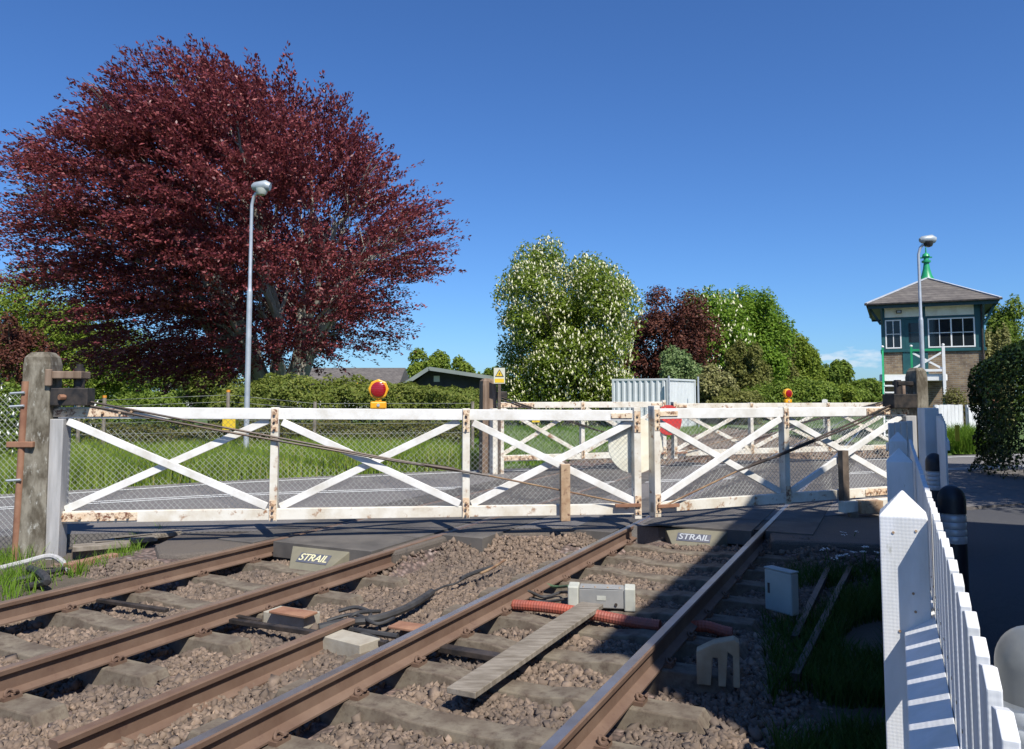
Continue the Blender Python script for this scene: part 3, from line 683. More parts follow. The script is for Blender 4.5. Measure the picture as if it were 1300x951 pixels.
# gate posts
def gatepost(label, base, w, h, mat, rz, tilt=(0, 0), name='gate_post', iron=True, group='gate posts'):
    root = thing(name, label, 'gate post', base, rz, group)
    mb = MB(); n = 7; vs = []; fs = []
    lv = [0, h*.35, h*.7, h*.93, h*.975, h]; sc = [1.06, 1.03, 1.0, .99, .90, .60]
    for z, s_ in zip(lv, sc):
        for (x, y) in ((-1, -1), (1, -1), (1, 1), (-1, 1)):
            vs.append((x*w/2*s_+tilt[0]*z+random.uniform(-.006, .006), y*w/2*s_+tilt[1]*z+random.uniform(-.006, .006), z-.4 if z == 0 else z+random.uniform(-.008, .008)))
    for i in range(len(lv)-1):
        for k in range(4): fs.append((i*4+k, i*4+(k+1) % 4, (i+1)*4+(k+1) % 4, (i+1)*4+k))
    fs += [(3, 2, 1, 0), tuple((len(lv)-1)*4+k for k in range(4))]
    mb.add(vs, fs); mb.build('post', mat, root, bevel=.012)
    return root
pL = P(45, 600, 8.55)
gp = gatepost('tall lichened square post with rounded cap at the left end of the near gate', (pL.x, 8.6, 0), .29, 2.07, M['stonepost'], math.atan2(.9, 6.46))
mb = MB(); mb.box(.10, .46, -.17, .10, 1.78, 1.86); mb.box(.10, .17, -.19, -.15, 1.70, 1.88); mb.build('rusty_clamp', M['brownpost'], gp, bevel=.01)
mb = MB(); mb.tube([(.40, -.05, 1.60), (.40, -.05, 1.90)], .055, 12); mb.tube([(.40, -.05, 1.90), (.40, -.05, 1.94)], .035, 10); mb.build('hinge_pin', M['blackmetal'], gp, smooth=True)
mb = MB(); mb.box(.15, .53, -.16, .06, 1.49, 1.68); mb.build('hinge_box', M['blackmetal'], gp, bevel=.01)
mb = MB(); mb.tube([(.26, -.20, 1.58), (.30, -.15, 1.58)], .03, 8); mb.build('bolt', M['rust'], gp)
pR = P(1171, 560, 11.3)
gp2 = gatepost('weathered stone gate post rising behind the white fence in front of the signal box', (pR.x, 11.4, 0), .21, 2.0, M['stonepost'], .35)
mb = MB(); mb.box(-.55, -.13, -.12, .10, 1.42, 1.62); mb.build('hinge_box', M['blackmetal'], gp2, bevel=.01)
mb = MB(); mb.tube([(-.36, 0, 1.60), (-.36, 0, 1.82)], .05, 12); mb.build('hinge_pin', M['blackmetal'], gp2, smooth=True)
mb = MB(); mb.box(-.40, -.12, -.06, .06, 1.74, 1.80); mb.build('rusty_clamp', M['blackmetal'], gp2, bevel=.01)
pF = P(619, 560, 16.5)
gp3 = gatepost('brown timber gate post across the road at the end of the bushes', (pF.x, 16.55, 0), .30, 1.95, M['brownpost'], .3)
mb = MB(); mb.box(.12, .40, -.1, .08, 1.55, 1.68); mb.build('hinge_box', M['blackmetal'], gp3, bevel=.01)
pF2 = P(1149, 560, 20.4)
gp4 = gatepost('dark timber post seen behind the hinge of the right hand gate', (pF2.x, 20.4, 0), .30, 1.9, M['brownpost'], .3)
# warning sign on a thin post by the far left gate post
q = P(634, 487, 16.2); q0 = P(634, 467, 16.2)
root = thing('warning_sign', 'small yellow and white electric shock warning plate beside the brown gate post', 'sign', (q.x, 16.2, 0))
mb = MB(); mb.box(-.03, .03, .012, .07, -.1, q0.z-.05); mb.build('post', M['darkpost'], root)
mb = MB(); mb.box(-.115, .115, 0, .010, q.z, q0.z); mb.build('plate', M['signface'], root)
zc = q0.z-.13
def tri(x, z, r, y, mat, nm):
    mb = MB(); pts = [(x+r*math.cos(t), z+r*math.sin(t)) for t in (math.pi/2, math.pi*7/6, math.pi*11/6)]
    mb.add([(a, y, b) for a, b in pts]+[(a, y+.003, b) for a, b in pts], [(0, 1, 2), (5, 4, 3), (0, 3, 4, 1), (1, 4, 5, 2), (2, 5, 3, 0)]); return mb.build(nm, mat, root)
tri(0, zc, .105, -.004, M['blackmetal'], 'triangle_border'); tri(0, zc, .078, -.008, M['signyellow'], 'triangle')
mb = MB(); y = -.012; mb.add([(x, yy, zc+z) for yy in (y, y+.003) for x, z in ((.012, .05), (-.022, .0), (.0, .002), (-.012, -.04), (.024, .012), (.004, .010))], [(0, 1, 2, 5), (5, 2, 3, 4), (11, 8, 7, 6), (10, 9, 8, 11)]); mb.build('lightning_bolt', M['blackmetal'], root)
mb = MB(); mb.box(-.095, .095, -.004, -.001, q.z+.02, q.z+.10); mb.build('text_panel', M['signyellow'], root)

# hazard lamps on the gates
def hazlamp(label, px, Y, ztop, rz, yoff):
    X = (px-650)/1000*Y
    root = thing('hazard_lamp', label, 'warning lamp', (X, Y+yoff, ztop), rz, 'yellow hazard lamps with red lenses')
    mb = MB(); mb.box(-.092, .092, -.045, .045, 0, .085); mb.build('battery_case', M['yellow'], root, bevel=.016)
    mb = MB(); mb.box(-.035, .035, -.03, .03, .086, .11); mb.build('neck', M['yellow'], root, bevel=.006)
    mb = MB(); mb.tube([(0, -.048, .225), (0, -.042, .225), (0, .042, .225), (0, .048, .225)], [.105, .118, .118, .105], 8); o = mb.build('housing', M['yellow'], root, bevel=.006)
    mb = MB(); mb.tube([(0, -.045, .225), (0, -.062, .225), (0, -.074, .225)], [.088, .085, .055], 24); mb.build('lens', M['lens'], root, smooth=True)
    mb = MB(); mb.tube([(0, .045, .225), (0, .062, .225), (0, .074, .225)], [.088, .085, .055], 24); mb.build('lens', M['lens'], root, smooth=True)
    mb = MB(); mb.tube([(0, -.045, .045), (0, -.054, .045)], .018, 10); mb.build('lock', M['galv'], root)
    return root
t = (xat(481, HL, NL))/LL
hazlamp('yellow hazard lamp with red lens on the long left gate leaf', 481, HL[1]+(NL[1]-HL[1])*t, 1.475-.055*t-.002, .12, 0)
q = P(999, 516, 19.0)
t = xat(999, FR, FN2)/L4
hazlamp('yellow hazard lamp on the far gate seen over the right leaf', 999, FR[1]+(FN2[1]-FR[1])*t, 1.42, .3, 0)
q = P(455, 489, 25.6)
one('orange_beacon', 'orange marker ball in the bushes left of the hazard lamp', 'marker', MB().lathe([(.0, -.09), (.06, -.07), (.09, 0), (.06, .07), (.0, .09)], q, 12).tube([q-Vector((0, 0, .08)), (q.x, q.y, -.1)], .02, 6), M['orangetip'], smooth=True)

# beam under the right gate
a = P(1068, 628, 10.6); b = P(1133, 626, 11.0)
root = thing('gate_stop_beam', 'short white and rust timber beam on the ground under the right leaf', 'beam', (a.x, a.y, 0))
MB().bar((a.x, a.y, .12), (b.x, b.y, .12), .12, .15).build('beam', M['white2'], root, world=True, bevel=.01)
mb = MB(); mb.bar((a.x+.24, a.y-.0+.13*.24, .12), (a.x+.55, a.y+.13*.55, .12), .135, .165); mb.build('iron_band', M['rustpost'], root, world=True, bevel=.005)
mb = MB(); mb.box(a.x+.1, a.x+.2, a.y-.05, a.y+.05, -.2, .045); mb.build('foot', M['darkpost'], root, world=True)

# ------------------------------------------------------------------ picket fence on the right
ZP = 1.205
root = thing('picket_fence', 'white painted picket fence with pointed square posts running beside the footpath', 'fence', T(1, .1), -A)
def post_at(s, h=1.27, pc=.012, w=.150, parent=root, mat='fencewhite', nm='post'):
    mb = MB(); c = T(s, pc); o = []
    vs = []
    for z in (-.35, h-.085):
        for (x, y) in ((-1, -1), (1, -1), (1, 1), (-1, 1)): vs.append(c+right*x*w/2+fwd*y*w/2+Vector((0, 0, z)))
    vs.append(c+Vector((0, 0, h))); mb.add(vs, [(3, 2, 1, 0), (0, 1, 5, 4), (1, 2, 6, 5), (2, 3, 7, 6), (3, 0, 4, 7), (4, 5, 8), (5, 6, 8), (6, 7, 8), (7, 4, 8)])
    return mb.build(nm, M[mat], parent, world=True, bevel=.004)
for s in (.55, 3.12, 5.60, 8.05): post_at(s)
for zt, w in ((.86, .1), (.36, .1)):
    mb = MB(); mb.sweep([(0, 0), (0, -.11), (-.095, -.075), (-.095, -.06)], T(-2.4, .099, zt), T(8.1, .099, zt), right, upv); mb.build('rail', M['fencewhite'], root, world=True, bevel=.003)
mbn = None; s = -2.3
while s < 8.1:
    mb = MB(); h = ZP+random.uniform(-.006, .006); tl = random.uniform(-.004, .004); ww = .056
    prof = [(-ww+tl, h-.014), (tl, h), (ww+tl, h-.014), (ww, .06), (-ww, .06)]
    pr = [T(s+x, .101, z) for x, z in prof]+[T(s+x, .121, z) for x, z in prof]; n = 5
    mb.add(pr, [tuple(range(n-1, -1, -1)), tuple(range(n, 2*n))]+[(i, (i+1) % n, n+(i+1) % n, n+i) for i in range(n)])
    pk = mb.build('picket', M['fencewhite'], root, world=True, bevel=.002)
    if s < 4.5: c_ = T(s+.006, .101, .93); MB().tube([c_+right*.004, c_-right*.002], .004, 6).build('nail_head', M['rustpost'], pk, world=True)
    s += .166
for s_n, pc_n, zz in ((3.12, -.02, 1.13), (3.12, .05, 1.14), (3.12, .035, .93), (3.12, .04, .87), (3.12, -.01, .80)):
    c_ = T(s_n-.0755, pc_n, zz); MB().tube([c_+fwd*.004, c_-fwd*.002], .0045, 8).build('nail_head', M['rustpost'], root, world=True)
# wicket gateway past the fence end
root = thing('wicket_gate', 'tall white post with narrow white gate and yellow plate beside the bollards', 'gate', T(9.3, .38))
p3 = 8.8
mb = MB(); c = P(1178, 519, p3); mb.prism([(c.x-.08, p3-.08), (c.x+.08, p3-.08), (c.x+.08, p3+.08), (c.x-.08, p3+.08)], -.1, 1.46); mb.build('post', M['fencewhite'], root, world=True, bevel=.006)
for k in range(5):
    t = k/4; y0 = p3-.1-.8*t; x0 = (.5415+.0012*k)*y0
    mb = MB(); mb.prism([(x0, y0), (x0+.02, y0), (x0+.02, y0+.11), (x0, y0+.11)], .08, 1.40-.02*k); mb.build('picket', M['fencewhite'], root, world=True, bevel=.003)
for z in (.35, 1.1):
    MB().bar((.545*8.73+.02, 8.73, z), (.5475*7.86+.02, 7.86, z), .025, .09).build('rail', M['fencewhite'], root, world=True, bevel=.003)
q = P(1192, 548, 8.2); MB().box(q.x-.02, q.x+.02, 7.86, 7.87, q.z-.08, q.z+.08).build('yellow_plate', M['signyellow'], root, world=True)
# short shaded cross panel
root = thing('boarded_fence', 'short white boarded panel behind the second fence post', 'fence', T(8.5, .1))
a = P(1128, 540, 7.9); b = P(1169, 536, 7.75)
n = 4
for k in range(n):
    x0 = a.x+(b.x-a.x)*k/n+.004; x1 = a.x+(b.x-a.x)*(k+1)/n-.004
    mb = MB(); mb.prism([(x0, 7.9), (x1, 7.9), (x1, 7.925), (x0, 7.925)], .05, 1.325+.03*k/n); mb.build('board', M['fencewhite'], root, world=True, bevel=.003)
MB().box(a.x, b.x, 7.93, 7.97, 1.05, 1.13).build('rail', M['fencewhite'], root, world=True)
# bollards
def bollard(label, px, Y, capm):
    X = 0; c = P(px, 560, Y)
    root = thing('bollard', label, 'bollard', (c.x, Y, 0), 0, 'round topped bollards along the footpath')
    mb = MB(); mb.lathe([(.085, -.1), (.083, .62)], n=32); mb.build('shaft', M['bollard'], root, smooth=True)
    mb = MB(); prof = [(.083, .621)]
    for k in range(4): z = .63+k*.045; prof += [(.0835, z), (.0845, z+.005), (.0845, z+.03), (.0805, z+.038)]
    prof += [(.0835, .815)]
    mb.lathe(prof, n=32); mb.build('reflective_band', M['reflect'], root, smooth=True)
    mb = MB(); prof = [(.086, .816), (.086, .90)]+[(.086*math.cos(t), .90+.10*math.sin(t)) for t in np.linspace(.1, 1.5, 9)]; mb.lathe(prof, n=32); mb.build('cap', capm, root, smooth=True)
bollard('nearest bollard with grey dome cap at the lower right corner', 1298, 2.1, M['bollardgrey'])
bollard('second black bollard along the path beyond the grey capped one', 1205, 5.35, M['bollard'])
bollard('farthest black bollard beside the tall white gate post', 1185, 8.3, M['bollard'])
# path
MB().prism([tuple(T(-4, .16).xy), tuple(T(-4, 8).xy), tuple(T(11.2, 9.5).xy), (14, 14.35), (8.5, 12.25), (5.8, 10.9), tuple(T(11.0, .16).xy)], -.4, -.008).build('footpath', M['asphalt2'], None, kind='structure')
MB().prism([tuple(T(-4, -.72).xy), tuple(T(-4, .155).xy), tuple(T(9.5, .155).xy), tuple(T(9.5, -.72).xy)], -.5, -.30).build('fence_verge', M['dirt'], None, kind='structure')

# ------------------------------------------------------------------ lineside equipment
# treadle / connection box between C and D
cbx = G(764, 768, -.17); s_, p_ = toT(cbx.x, cbx.y)
root = thing('junction_box', 'low grey box with pale ends fixed between the rails beside the plank', 'electrical box', (cbx.x, cbx.y, -.18), -.16); root.scale = (.76, .76, .74)
W = .68*cbx.y/6.5
mb = MB(); mb.box(-.25, .25, -.10, .10, 0, .215); mb.build('case', M['greybox'], root, bevel=.012)
for sg in (-1, 1): mb = MB(); x0, x1 = sorted((sg*.2505, sg*.37)); mb.box(x0, x1, -.12, .12, -.02, .235); mb.build('end_cap', M['palebox'], root, bevel=.014)
mb = MB(); mb.box(-.24, .24, -.103, .103, .2155, .222); mb.build('lid', M['greybox'], root, bevel=.004)
for x in (-.2, -.07, .07, .2): MB().tube([(x, -.06, .2221), (x, -.06, .232)], .011, 6).build('bolt', M['rustpost'], root)
MB().box(-.05, .05, -.1045, -.1005, .09, .14).build('data_plate', M['palebox'], root)
for x in (-.16, .16): MB().tube([(x, -.101, .05), (x, -.112, .05)], .018, 8).build('cable_gland', M['blackmetal'], root)
# plank
a = G(752, 768, -.10); b = G(585, 880, -.10)
mb = MB(); mb.bar(a, b, .19, .035); one('walkway_plank', 'long weathered grey board laid slantwise between the rails below the junction box', 'plank', mb, M['plankwood'], bevel=.004)
mb = MB(); 
# corrugated orange duct
def duct(label, a, b, r):
    pts = []; rr = []; a = Vector(a); b = Vector(b); n = int((b-a).length/.012)
    for k in range(n+1):
        t = k/n; p = a.lerp(b, t)+Vector((0, 0, .015*math.sin(t*5))); pts.append(p); rr.append(r*(1 if k % 2 else .94))
    return one('corrugated_duct', label, 'cable duct', MB().tube(pts, rr, 12), M['orangepipe'], group='orange cable ducts')
duct('faded orange corrugated duct crossing under the plank between the rails', G(652, 768, -.14), G(838, 792, -.14), .045)
duct('short orange duct end in the shadow outside the right rail', G(878, 796, -.17), G(930, 801, -.17), .045)
def cable(label, pts, r, mat='cable', group='black cables and rods'):
    ps = [Vector(p) for p in pts]; out = []
    for i in range(len(ps)-1):
        p0 = ps[max(i-1, 0)]; p1 = ps[i]; p2 = ps[i+1]; p3 = ps[min(i+2, len(ps)-1)]
        for j in range(8):
            t = j/8; out.append(.5*((2*p1)+(p2-p0)*t+(2*p0-5*p1+4*p2-p3)*t*t+(3*p1-p0-3*p2+p3)*t**3))
    out.append(ps[-1]); return one('cable', label, 'cable', MB().tube(out, r, 8), M[mat], group=group, smooth=True)
cable('green cable curving from the near rail to the junction box', [G(668, 744, -.10), G(685, 740, -.13), G(705, 745, -.15), G(722, 744, -.08)], .013, 'greencable')
cable('black and green lead looping low beside the junction box', [G(645, 756, -.12), G(668, 750, -.12), G(690, 758, -.15), G(712, 752, -.13), G(722, 752, -.06)], .013)
cable('short black lead sagging below the junction box wires', [G(672, 760, -.14), G(692, 764, -.17), G(722, 760, -.12)], .012)
# point rods / black bundles
def rodpix(label, pts, r, nm='point_rod', mat='blackmetal', z=-.14):
    return cable(label, [G(x, y, z) for x, y in pts], r, mat)
def barpix(label, a, b, w, h, z=-.13, mat='blackmetal', nm='point_rod', cat='rod', group=None):
    mb = MB(); mb.bar(G(*a, z), G(*b, z), w, h); return one(nm, label, cat, mb, M[mat], bevel=.005, group=group)
barpix('flat black rod joining the two left rails in front of a sleeper', (125, 762), (212, 775), .05, .03, -.15)
barpix('long black rod from the left track to the near rail', (293, 788), (492, 817), .05, .035, -.15)
barpix('black rod beside the upper left track sleeper end', (300, 783), (330, 789), .05, .03, -.15)
barpix('black channel between the sleepers right of the near rail', (545, 820), (640, 836), .09, .04, -.17)
cable('thick black cable bundle lying across the ballast between the tracks', [G(405, 797, -.15), G(440, 790, -.13), G(480, 785, -.12), G(520, 770, -.13), G(548, 752, -.14)], .033)
cable('black cable looping toward the near rail', [G(420, 795, -.15), G(450, 800, -.15), G(490, 806, -.15), G(505, 808, -.15)], .022)
cable('thin black cable over the bundle', [G(415, 788, -.13), G(450, 780, -.10), G(478, 792, -.12), G(500, 785, -.13)], .014)
cable('black cable tangle with a rusty pipe leading right', [G(585, 735, -.15), G(600, 728, -.13), G(625, 720, -.13)], .022)
cable('slim rusty pipe lying on ballast below the gate', [G(610, 728, -.14), G(625, 721, -.13), G(641, 711, -.13)], .013, 'rustrod', None)
for k, (x, y) in enumerate(((428, 797), (470, 812))):
    pass
cable('black lead snaking from the cable bundle to the long rod', [G(385, 800, -.16), G(402, 806, -.15), G(420, 803, -.15), G(438, 812, -.15), G(462, 806, -.15), G(486, 815, -.15)], .018)
cable('frayed black cable heap left of the near rail', [G(430, 776, -.15), G(452, 771, -.12), G(470, 778, -.13), G(462, 790, -.14), G(444, 786, -.13), G(455, 778, -.09), G(482, 776, -.14)], .016)
cable('thin black wire running along the ballast to the rusty pipe', [G(548, 752, -.15), G(565, 744, -.16), G(578, 741, -.15), G(590, 733, -.14)], .010)
# chairs/blocks near the middle
barpix('pale concrete block beside the black rod', (415, 812), (470, 826), .2, .12, -.18, 'palecon', 'concrete_block', 'block')
barpix('rusty steel plate on a concrete pad beside rail', (350, 774), (395, 781), .16, .02, -.12, 'rust', 'base_plate', 'plate')
barpix('rusty steel plate against the near rail', (500, 793), (535, 798), .16, .02, -.13, 'rust', 'base_plate', 'plate')
barpix('concrete pad carrying the rusty plate beside rail', (345, 782), (396, 790), .2, .12, -.20, 'palecon', 'concrete_block', 'block')
# cabinet on right
c = G(993, 785, -.2)
root = thing('lineside_cabinet', 'small grey green cabinet on a stake standing in the shade right of the track', 'cabinet', (c.x, c.y, -.25), .55)
MB().box(-.045, .045, -.135, .135, .10, .43).build('case', M['greenbox'], root, bevel=.012)
MB().box(-.049, .049, -.139, .139, .431, .445).build('lid', M['greenbox'], root, bevel=.008)
MB().box(-.0495, -.0455, .08, .10, .24, .32).build('latch', M['blackmetal'], root); MB().box(-.02, .02, -.03, .03, -.1, .119).build('stake', M['rustpost'], root)
# tan bracket bottom right
c = G(912, 868, -.2)
root = thing('cast_bracket', 'tan slotted bracket standing on edge outside the right rail', 'bracket', (c.x, c.y, -.2), -.25)
prof = [(-.13, 0), (-.13, .20), (-.02, .26), (.10, .29), (.13, .27), (.13, 0), (.09, 0), (.09, .19), (.06, .21), (.045, .0), (.0, 0), (.0, .17), (-.03, .17), (-.045, 0), (-.085, 0)]
mb = MB(); n = len(prof); vs = [(x, -.05, z) for x, z in prof]+[(x, .05, z) for x, z in prof]
mb.add(vs, [tuple(range(n-1, -1, -1)), tuple(range(n, 2*n))]+[(i, (i+1) % n, n+(i+1) % n, n+i) for i in range(n)]); mb.build('casting', M['castiron'], root, bevel=.006)
# old signal rods in the shade
for k, (a, b, lb) in enumerate((((1090, 700), (1010, 860), 'dark iron rod lying in the shaded grass by the fence'), ((1052, 722), (1008, 812), 'dark iron rod lying nearest the grey green cabinet'))):
    mb = MB(); mb.bar(G(*a, -.2), G(*b, -.2), .05, .05); one('point_rod', lb, 'rod', mb, M['blackmetal'])
# left planks, kerb
a = G(98, 690, 0); b = G(185, 676, 0)
root = thing('timber_decking', 'grey weathered boards over a dark gap beside the left gate heel', 'boards', (a.x, a.y, 0))
for k in range(3):
    o0 = Vector((.02, -.02, 0))*0+Vector((.10, .22, 0))*k
    MB().bar(G(92, 696, -.02)+o0, G(165+k*9, 690-k*3, -.02)+o0, .21, .05).build('board', M['plankwood'], root, world=True, bevel=.006)
MB().bar(G(92, 704, -.1), G(140, 702, -.1), .06, .10).build('bearer', M['darkpost'], root, world=True)
mb = MB(); mb.bar(G(84, 722, -.08), G(146, 708, -.08), .10, .10); one('kerb_stone', 'red brick edging below the grey boards', 'kerb', mb, M['kerb'], bevel=.01)
cable('grey pipe bending round the foot of the left post', [G(-10, 724, -.05), G(30, 714, -.03), G(62, 706, 0), G(78, 712, -.03), G(88, 725, -.1)], .026, 'greywood', None)
cable('black rod lying in the left corner grass', [G(12, 738, -.1), G(50, 730, -.08), G(80, 722, -.08)], .025)
cable('black hose coil at the foot of the left post', [G(38, 722, -.05), G(52, 728, -.02), G(60, 738, -.05), G(48, 742, -.1), G(35, 745, -.1)], .035)
MB().prism([tuple(G(-60, 790, -.1).xy), tuple(G(60, 752, -.1).xy), tuple(G(205, 706, -.1).xy), tuple(G(150, 690, -.1).xy), tuple(G(-70, 690, -.1).xy)], -.5, -.14).build('gate_verge', M['dirt'], None, kind='structure')
# left mesh fence with rusty pole
q = P(24, 600, 8.45)
root = thing('mesh_fence', 'chain link fence on a rusty pole left of the stone gate post', 'fence', (q.x, 8.45, 0))
MB().tube([(0, 0, -.2), (.03, 0, 1.75)], .038, 10).build('pole', M['rust'], root, smooth=True)
MB().box(-.12, .16, -.05, .0, 1.05, 1.11).build('clamp', M['rust'], root, bevel=.006)
for z in (.70, 1.48, 1.62): MB().tube([(-.10, -.045, z), (.05, -.045, z+.01)], .014, 6).build('wire_tie', M['galv'], root)
V, F = chainlink(-3.2, -.02, .1, 1.62, .03, .065, .0013); npmesh('wire_mesh', V, F, M['wire'], root)

# ------------------------------------------------------------------ lamp posts
def lamppost(label, px, pytop, Y, bowl):
    b = P(px, 540, Y); t = P(px+ (5 if px < 650 else -1), pytop, Y)
    root = thing('street_lamp', label, 'street lamp', (b.x, Y, 0), 0, 'grey lamp posts')
    h = t.z; k = Y/18.0
    r = .062
    MB().tube([(0, 0, -.2), (0, 0, h*.62)], r, 12).build('lower_pole', M['galv'], root, smooth=True)
    MB().tube([(0, 0, h*.62), (0, 0, h*.635), (0, 0, h-.42), (.05, -.02, h-.22), (.12, -.05, h-.14)], [r, r*.68, r*.6, r*.6, r*.6], 12).build('upper_pole', M['galv'], root, smooth=True)
    hd = MB(); c = Vector((.25, -.09, h-.04))
    hd.tube([c+Vector((-.23, .02, .02)), c+Vector((-.17, .02, .035)), c+Vector((.10, 0, .05)), c+Vector((.20, 0, .03))], [.06, .105, .135, .09], 14); hd.build('head', M['lamp_shell'], root, smooth=True)
    bw = MB(); bw.lathe([(.04, -.18), (.10, -.155), (.13, -.09), (.138, -.02)], c, 16); bw.build('bowl', bowl, root, smooth=True)
lamppost('grey lamp post with pale bowl standing in front of the copper beech', 313, 238, 18.2, M['bowl'])
lamppost('grey lamp post with dark bowl standing in front of the signal box', 1174, 305, 22.5, M['bowldark'])

# ------------------------------------------------------------------ signal box
sb0 = P(1124, 560, 30.5)
root = thing('signal_box', 'small brick signal box with teal windows, slate roof and green finial', 'signal box', (sb0.x, 30.5, -.2), -A)
SBW, SBD = 3.42, 5.0; Z0 = .2
def bb(nm, mat, x0, x1, y0, y1, z0, z1, bevel=.006, par=None): return MB().box(x0, x1, y0, y1, z0+Z0, z1+Z0).build(nm, M[mat], par or root, bevel=bevel)
MB().box(0, SBW, 0, SBD, -.3, 3.25+Z0).build('brick_base', M['brick'], root)
# timber upper storey shell (hollow)
zt0, zt1 = 3.36, 4.98
bb('sill_band', 'teal', -.06, SBW+.06, -.06, SBD+.06, 3.255, 3.37)
bb('floor', 'plankwood', .05, SBW-.05, .05, SBD-.05, 3.371, 3.40, 0)
for nm, x0, x1 in (('corner_post', -.02, .12), ('corner_post', SBW-.28, SBW+.02)):
    bb(nm, 'teal', x0, x1, -.02, .12, zt0+.012, 5.0)
    bb(nm, 'teal', x0, x1, SBD-.12, SBD+.02, zt0+.012, 5.0)
bb('side_wall', 'teal', -.015, .06, .121, SBD-.121, zt0+.012, 4.98); bb('side_wall', 'teal', SBW-.06, SBW+.015, .121, SBD-.121, zt0+.012, 3.9)
bb('back_wall', 'teal', .121, SBW-.29, SBD-.08, SBD, zt0+.012, 4.98)
bb('mullion', 'teal', .685, .80, -.02, .10, zt0+.012, 4.98); bb('mullion', 'teal', 1.46, 1.58, -.02, .10, zt0+.012, 4.98)
bb('lintel', 'teal', .121, SBW-.281, -.025, .09, 4.52, 4.60)
for x0, x1 in ((.12, 1.42), (1.52, SBW-.30)):
    bb('cream_panel', 'cream', x0, x1, -.035, -.026, 4.605, 4.97, .002)
bb('panel_back', 'teal', .12, SBW-.28, -.024, .06, 4.605, 4.98)
def window(x0, x1, z0, z1, nx, nz, y=-.03):
    mb = MB(); t = .045
    mb.box(x0, x1, y, y+.05, z0+Z0, z0+t+Z0); mb.box(x0, x1, y, y+.05, z1-t+Z0, z1+Z0)
    mb.box(x0, x0+t, y, y+.05, z0+t+Z0, z1-t+Z0); mb.box(x1-t, x1, y, y+.05, z0+t+Z0, z1-t+Z0)
    for i in range(1, nx): xx = x0+(x1-x0)*i/nx; hw_ = .024 if (nx == 4 and i == 2) else .014; mb.box(xx-hw_, xx+hw_, y+.005, y+.045, z0+t+Z0, z1-t+Z0)
    f = mb.build('window', M['sbwhite'], root)
    mb2 = MB()
    for i in range(1, nz): zz = z0+(z1-z0)*i/nz+Z0; mb2.box(x0+t, x1-t, y+.008, y+.042, zz-.014, zz+.014)
    mb2.build('glazing_bar', M['sbwhite'], f)
    MB().box(x0+t*.5, x1-t*.5, y+.022, y+.028, z0+t*.5+Z0, z1-t*.5+Z0).build('pane', M['glass'], f)
window(.125, .68, 3.40, 4.51, 2, 2); window(1.585, SBW-.285, 3.40, 4.51, 4, 2)
dr = bb('door', 'teal', .803, 1.457, -.012, .035, 2.42, 4.51)
MB().box(.93, 1.33, -.018, -.0125, 3.62+Z0, 4.36+Z0).build('pane', M['glass'], dr)
MB().box(.91, 1.35, -.022, -.0185, 3.98+Z0, 4.0+Z0).build('glazing_bar', M['teal'], dr)
MB().tube([(1.40, -.05, 3.3+Z0), (1.40, -.012, 3.3+Z0)], .025, 8).build('handle', M['galv'], dr)
bb('door_panel', 'teal', .70, 1.56, -.028, -.0125, 2.40, 3.25)
# interior: dark stove-ish lever frame
bb('lever_frame', 'darkclad', .7, SBW-.6, 1.5, 2.2, 3.41, 4.15)
# eaves and roof
OV = .42
MB().box(-OV, SBW+OV, -OV, SBD+OV, 5.0+Z0, 5.10+Z0).build('eaves_board', M['tealdk'], root)
mb = MB()
for (x0, x1, y0, y1) in ((-OV-.03, SBW+OV+.03, -OV-.03, -OV), (-OV-.03, SBW+OV+.03, SBD+OV, SBD+OV+.03), (-OV-.03, -OV, -OV, SBD+OV), (SBW+OV, SBW+OV+.03, -OV, SBD+OV)): mb.box(x0, x1, y0, y1, 4.93+Z0, 5.14+Z0)
mb.build('fascia', M['tealdk'], root)
RZ = 6.32+Z0; e = OV+.10; ez = 5.13+Z0; xm = SBW/2; r0, r1 = 2.0, 3.0
V_ = [(-e, -e, ez), (SBW+e, -e, ez), (SBW+e, SBD+e, ez), (-e, SBD+e, ez), (xm, r0, RZ), (xm, r1, RZ)]
rf = MB().add(V_+[(v[0], v[1], v[2]-.05) for v in V_[:4]], [(0, 1, 4), (1, 2, 5, 4), (2, 3, 5), (3, 0, 4, 5), (1, 0, 6, 7), (2, 1, 7, 8), (3, 2, 8, 9), (0, 3, 9, 6), (9, 8, 7, 6)]).build('roof', M['slate'], root)
for a_, b_ in ((0, 4), (1, 4), (2, 5), (3, 5), (4, 5)):
    MB().bar(Vector(V_[a_])+Vector((0, 0, .012)), Vector(V_[b_])+Vector((0, 0, .02)), .13, .035).build('hip_flashing', M['lead'], rf)
MB().box(-e-.05, SBW+e+.05, -e-.09, -e+.0, ez-.075, ez-.005).build('gutter', M['blackmetal'], rf, bevel=.015)
fin = MB(); fin.lathe([(.44, 0), (.44, .08), (.30, .14), (.20, .34), (.13, .62), (.10, .86), (.17, .88), (.17, .95), (.10, .97), (.08, 1.1), (.15, 1.12), (.12, 1.22), (.03, 1.28), (.02, 1.5)], (xm, 2.5, RZ-.16), 12)
fo = fin.build('ventilator', M['green'], rf, smooth=True)
MB().bar((xm-.22, 2.5, RZ+.92), (xm+.22, 2.5, RZ+.92), .06, .05).build('cross_arm', M['green'], rf)
for x in (-.0, SBW-.02):
    for y in (.0, ):
        MB().bar((x+.01, -.03, 4.35+Z0), (x+.01, -OV+.03, 4.98+Z0), .07, .09).build('eaves_bracket', M['tealdk'], root)
MB().bar((-.02, .05, 4.35+Z0), (-OV+.03, .05, 4.98+Z0), .07, .09).build('eaves_bracket', M['tealdk'], root); MB().bar((SBW+.02, .05, 4.2+Z0), (SBW+OV-.03, .05, 4.98+Z0), .07, .09).build('eaves_bracket', M['teal'], root)
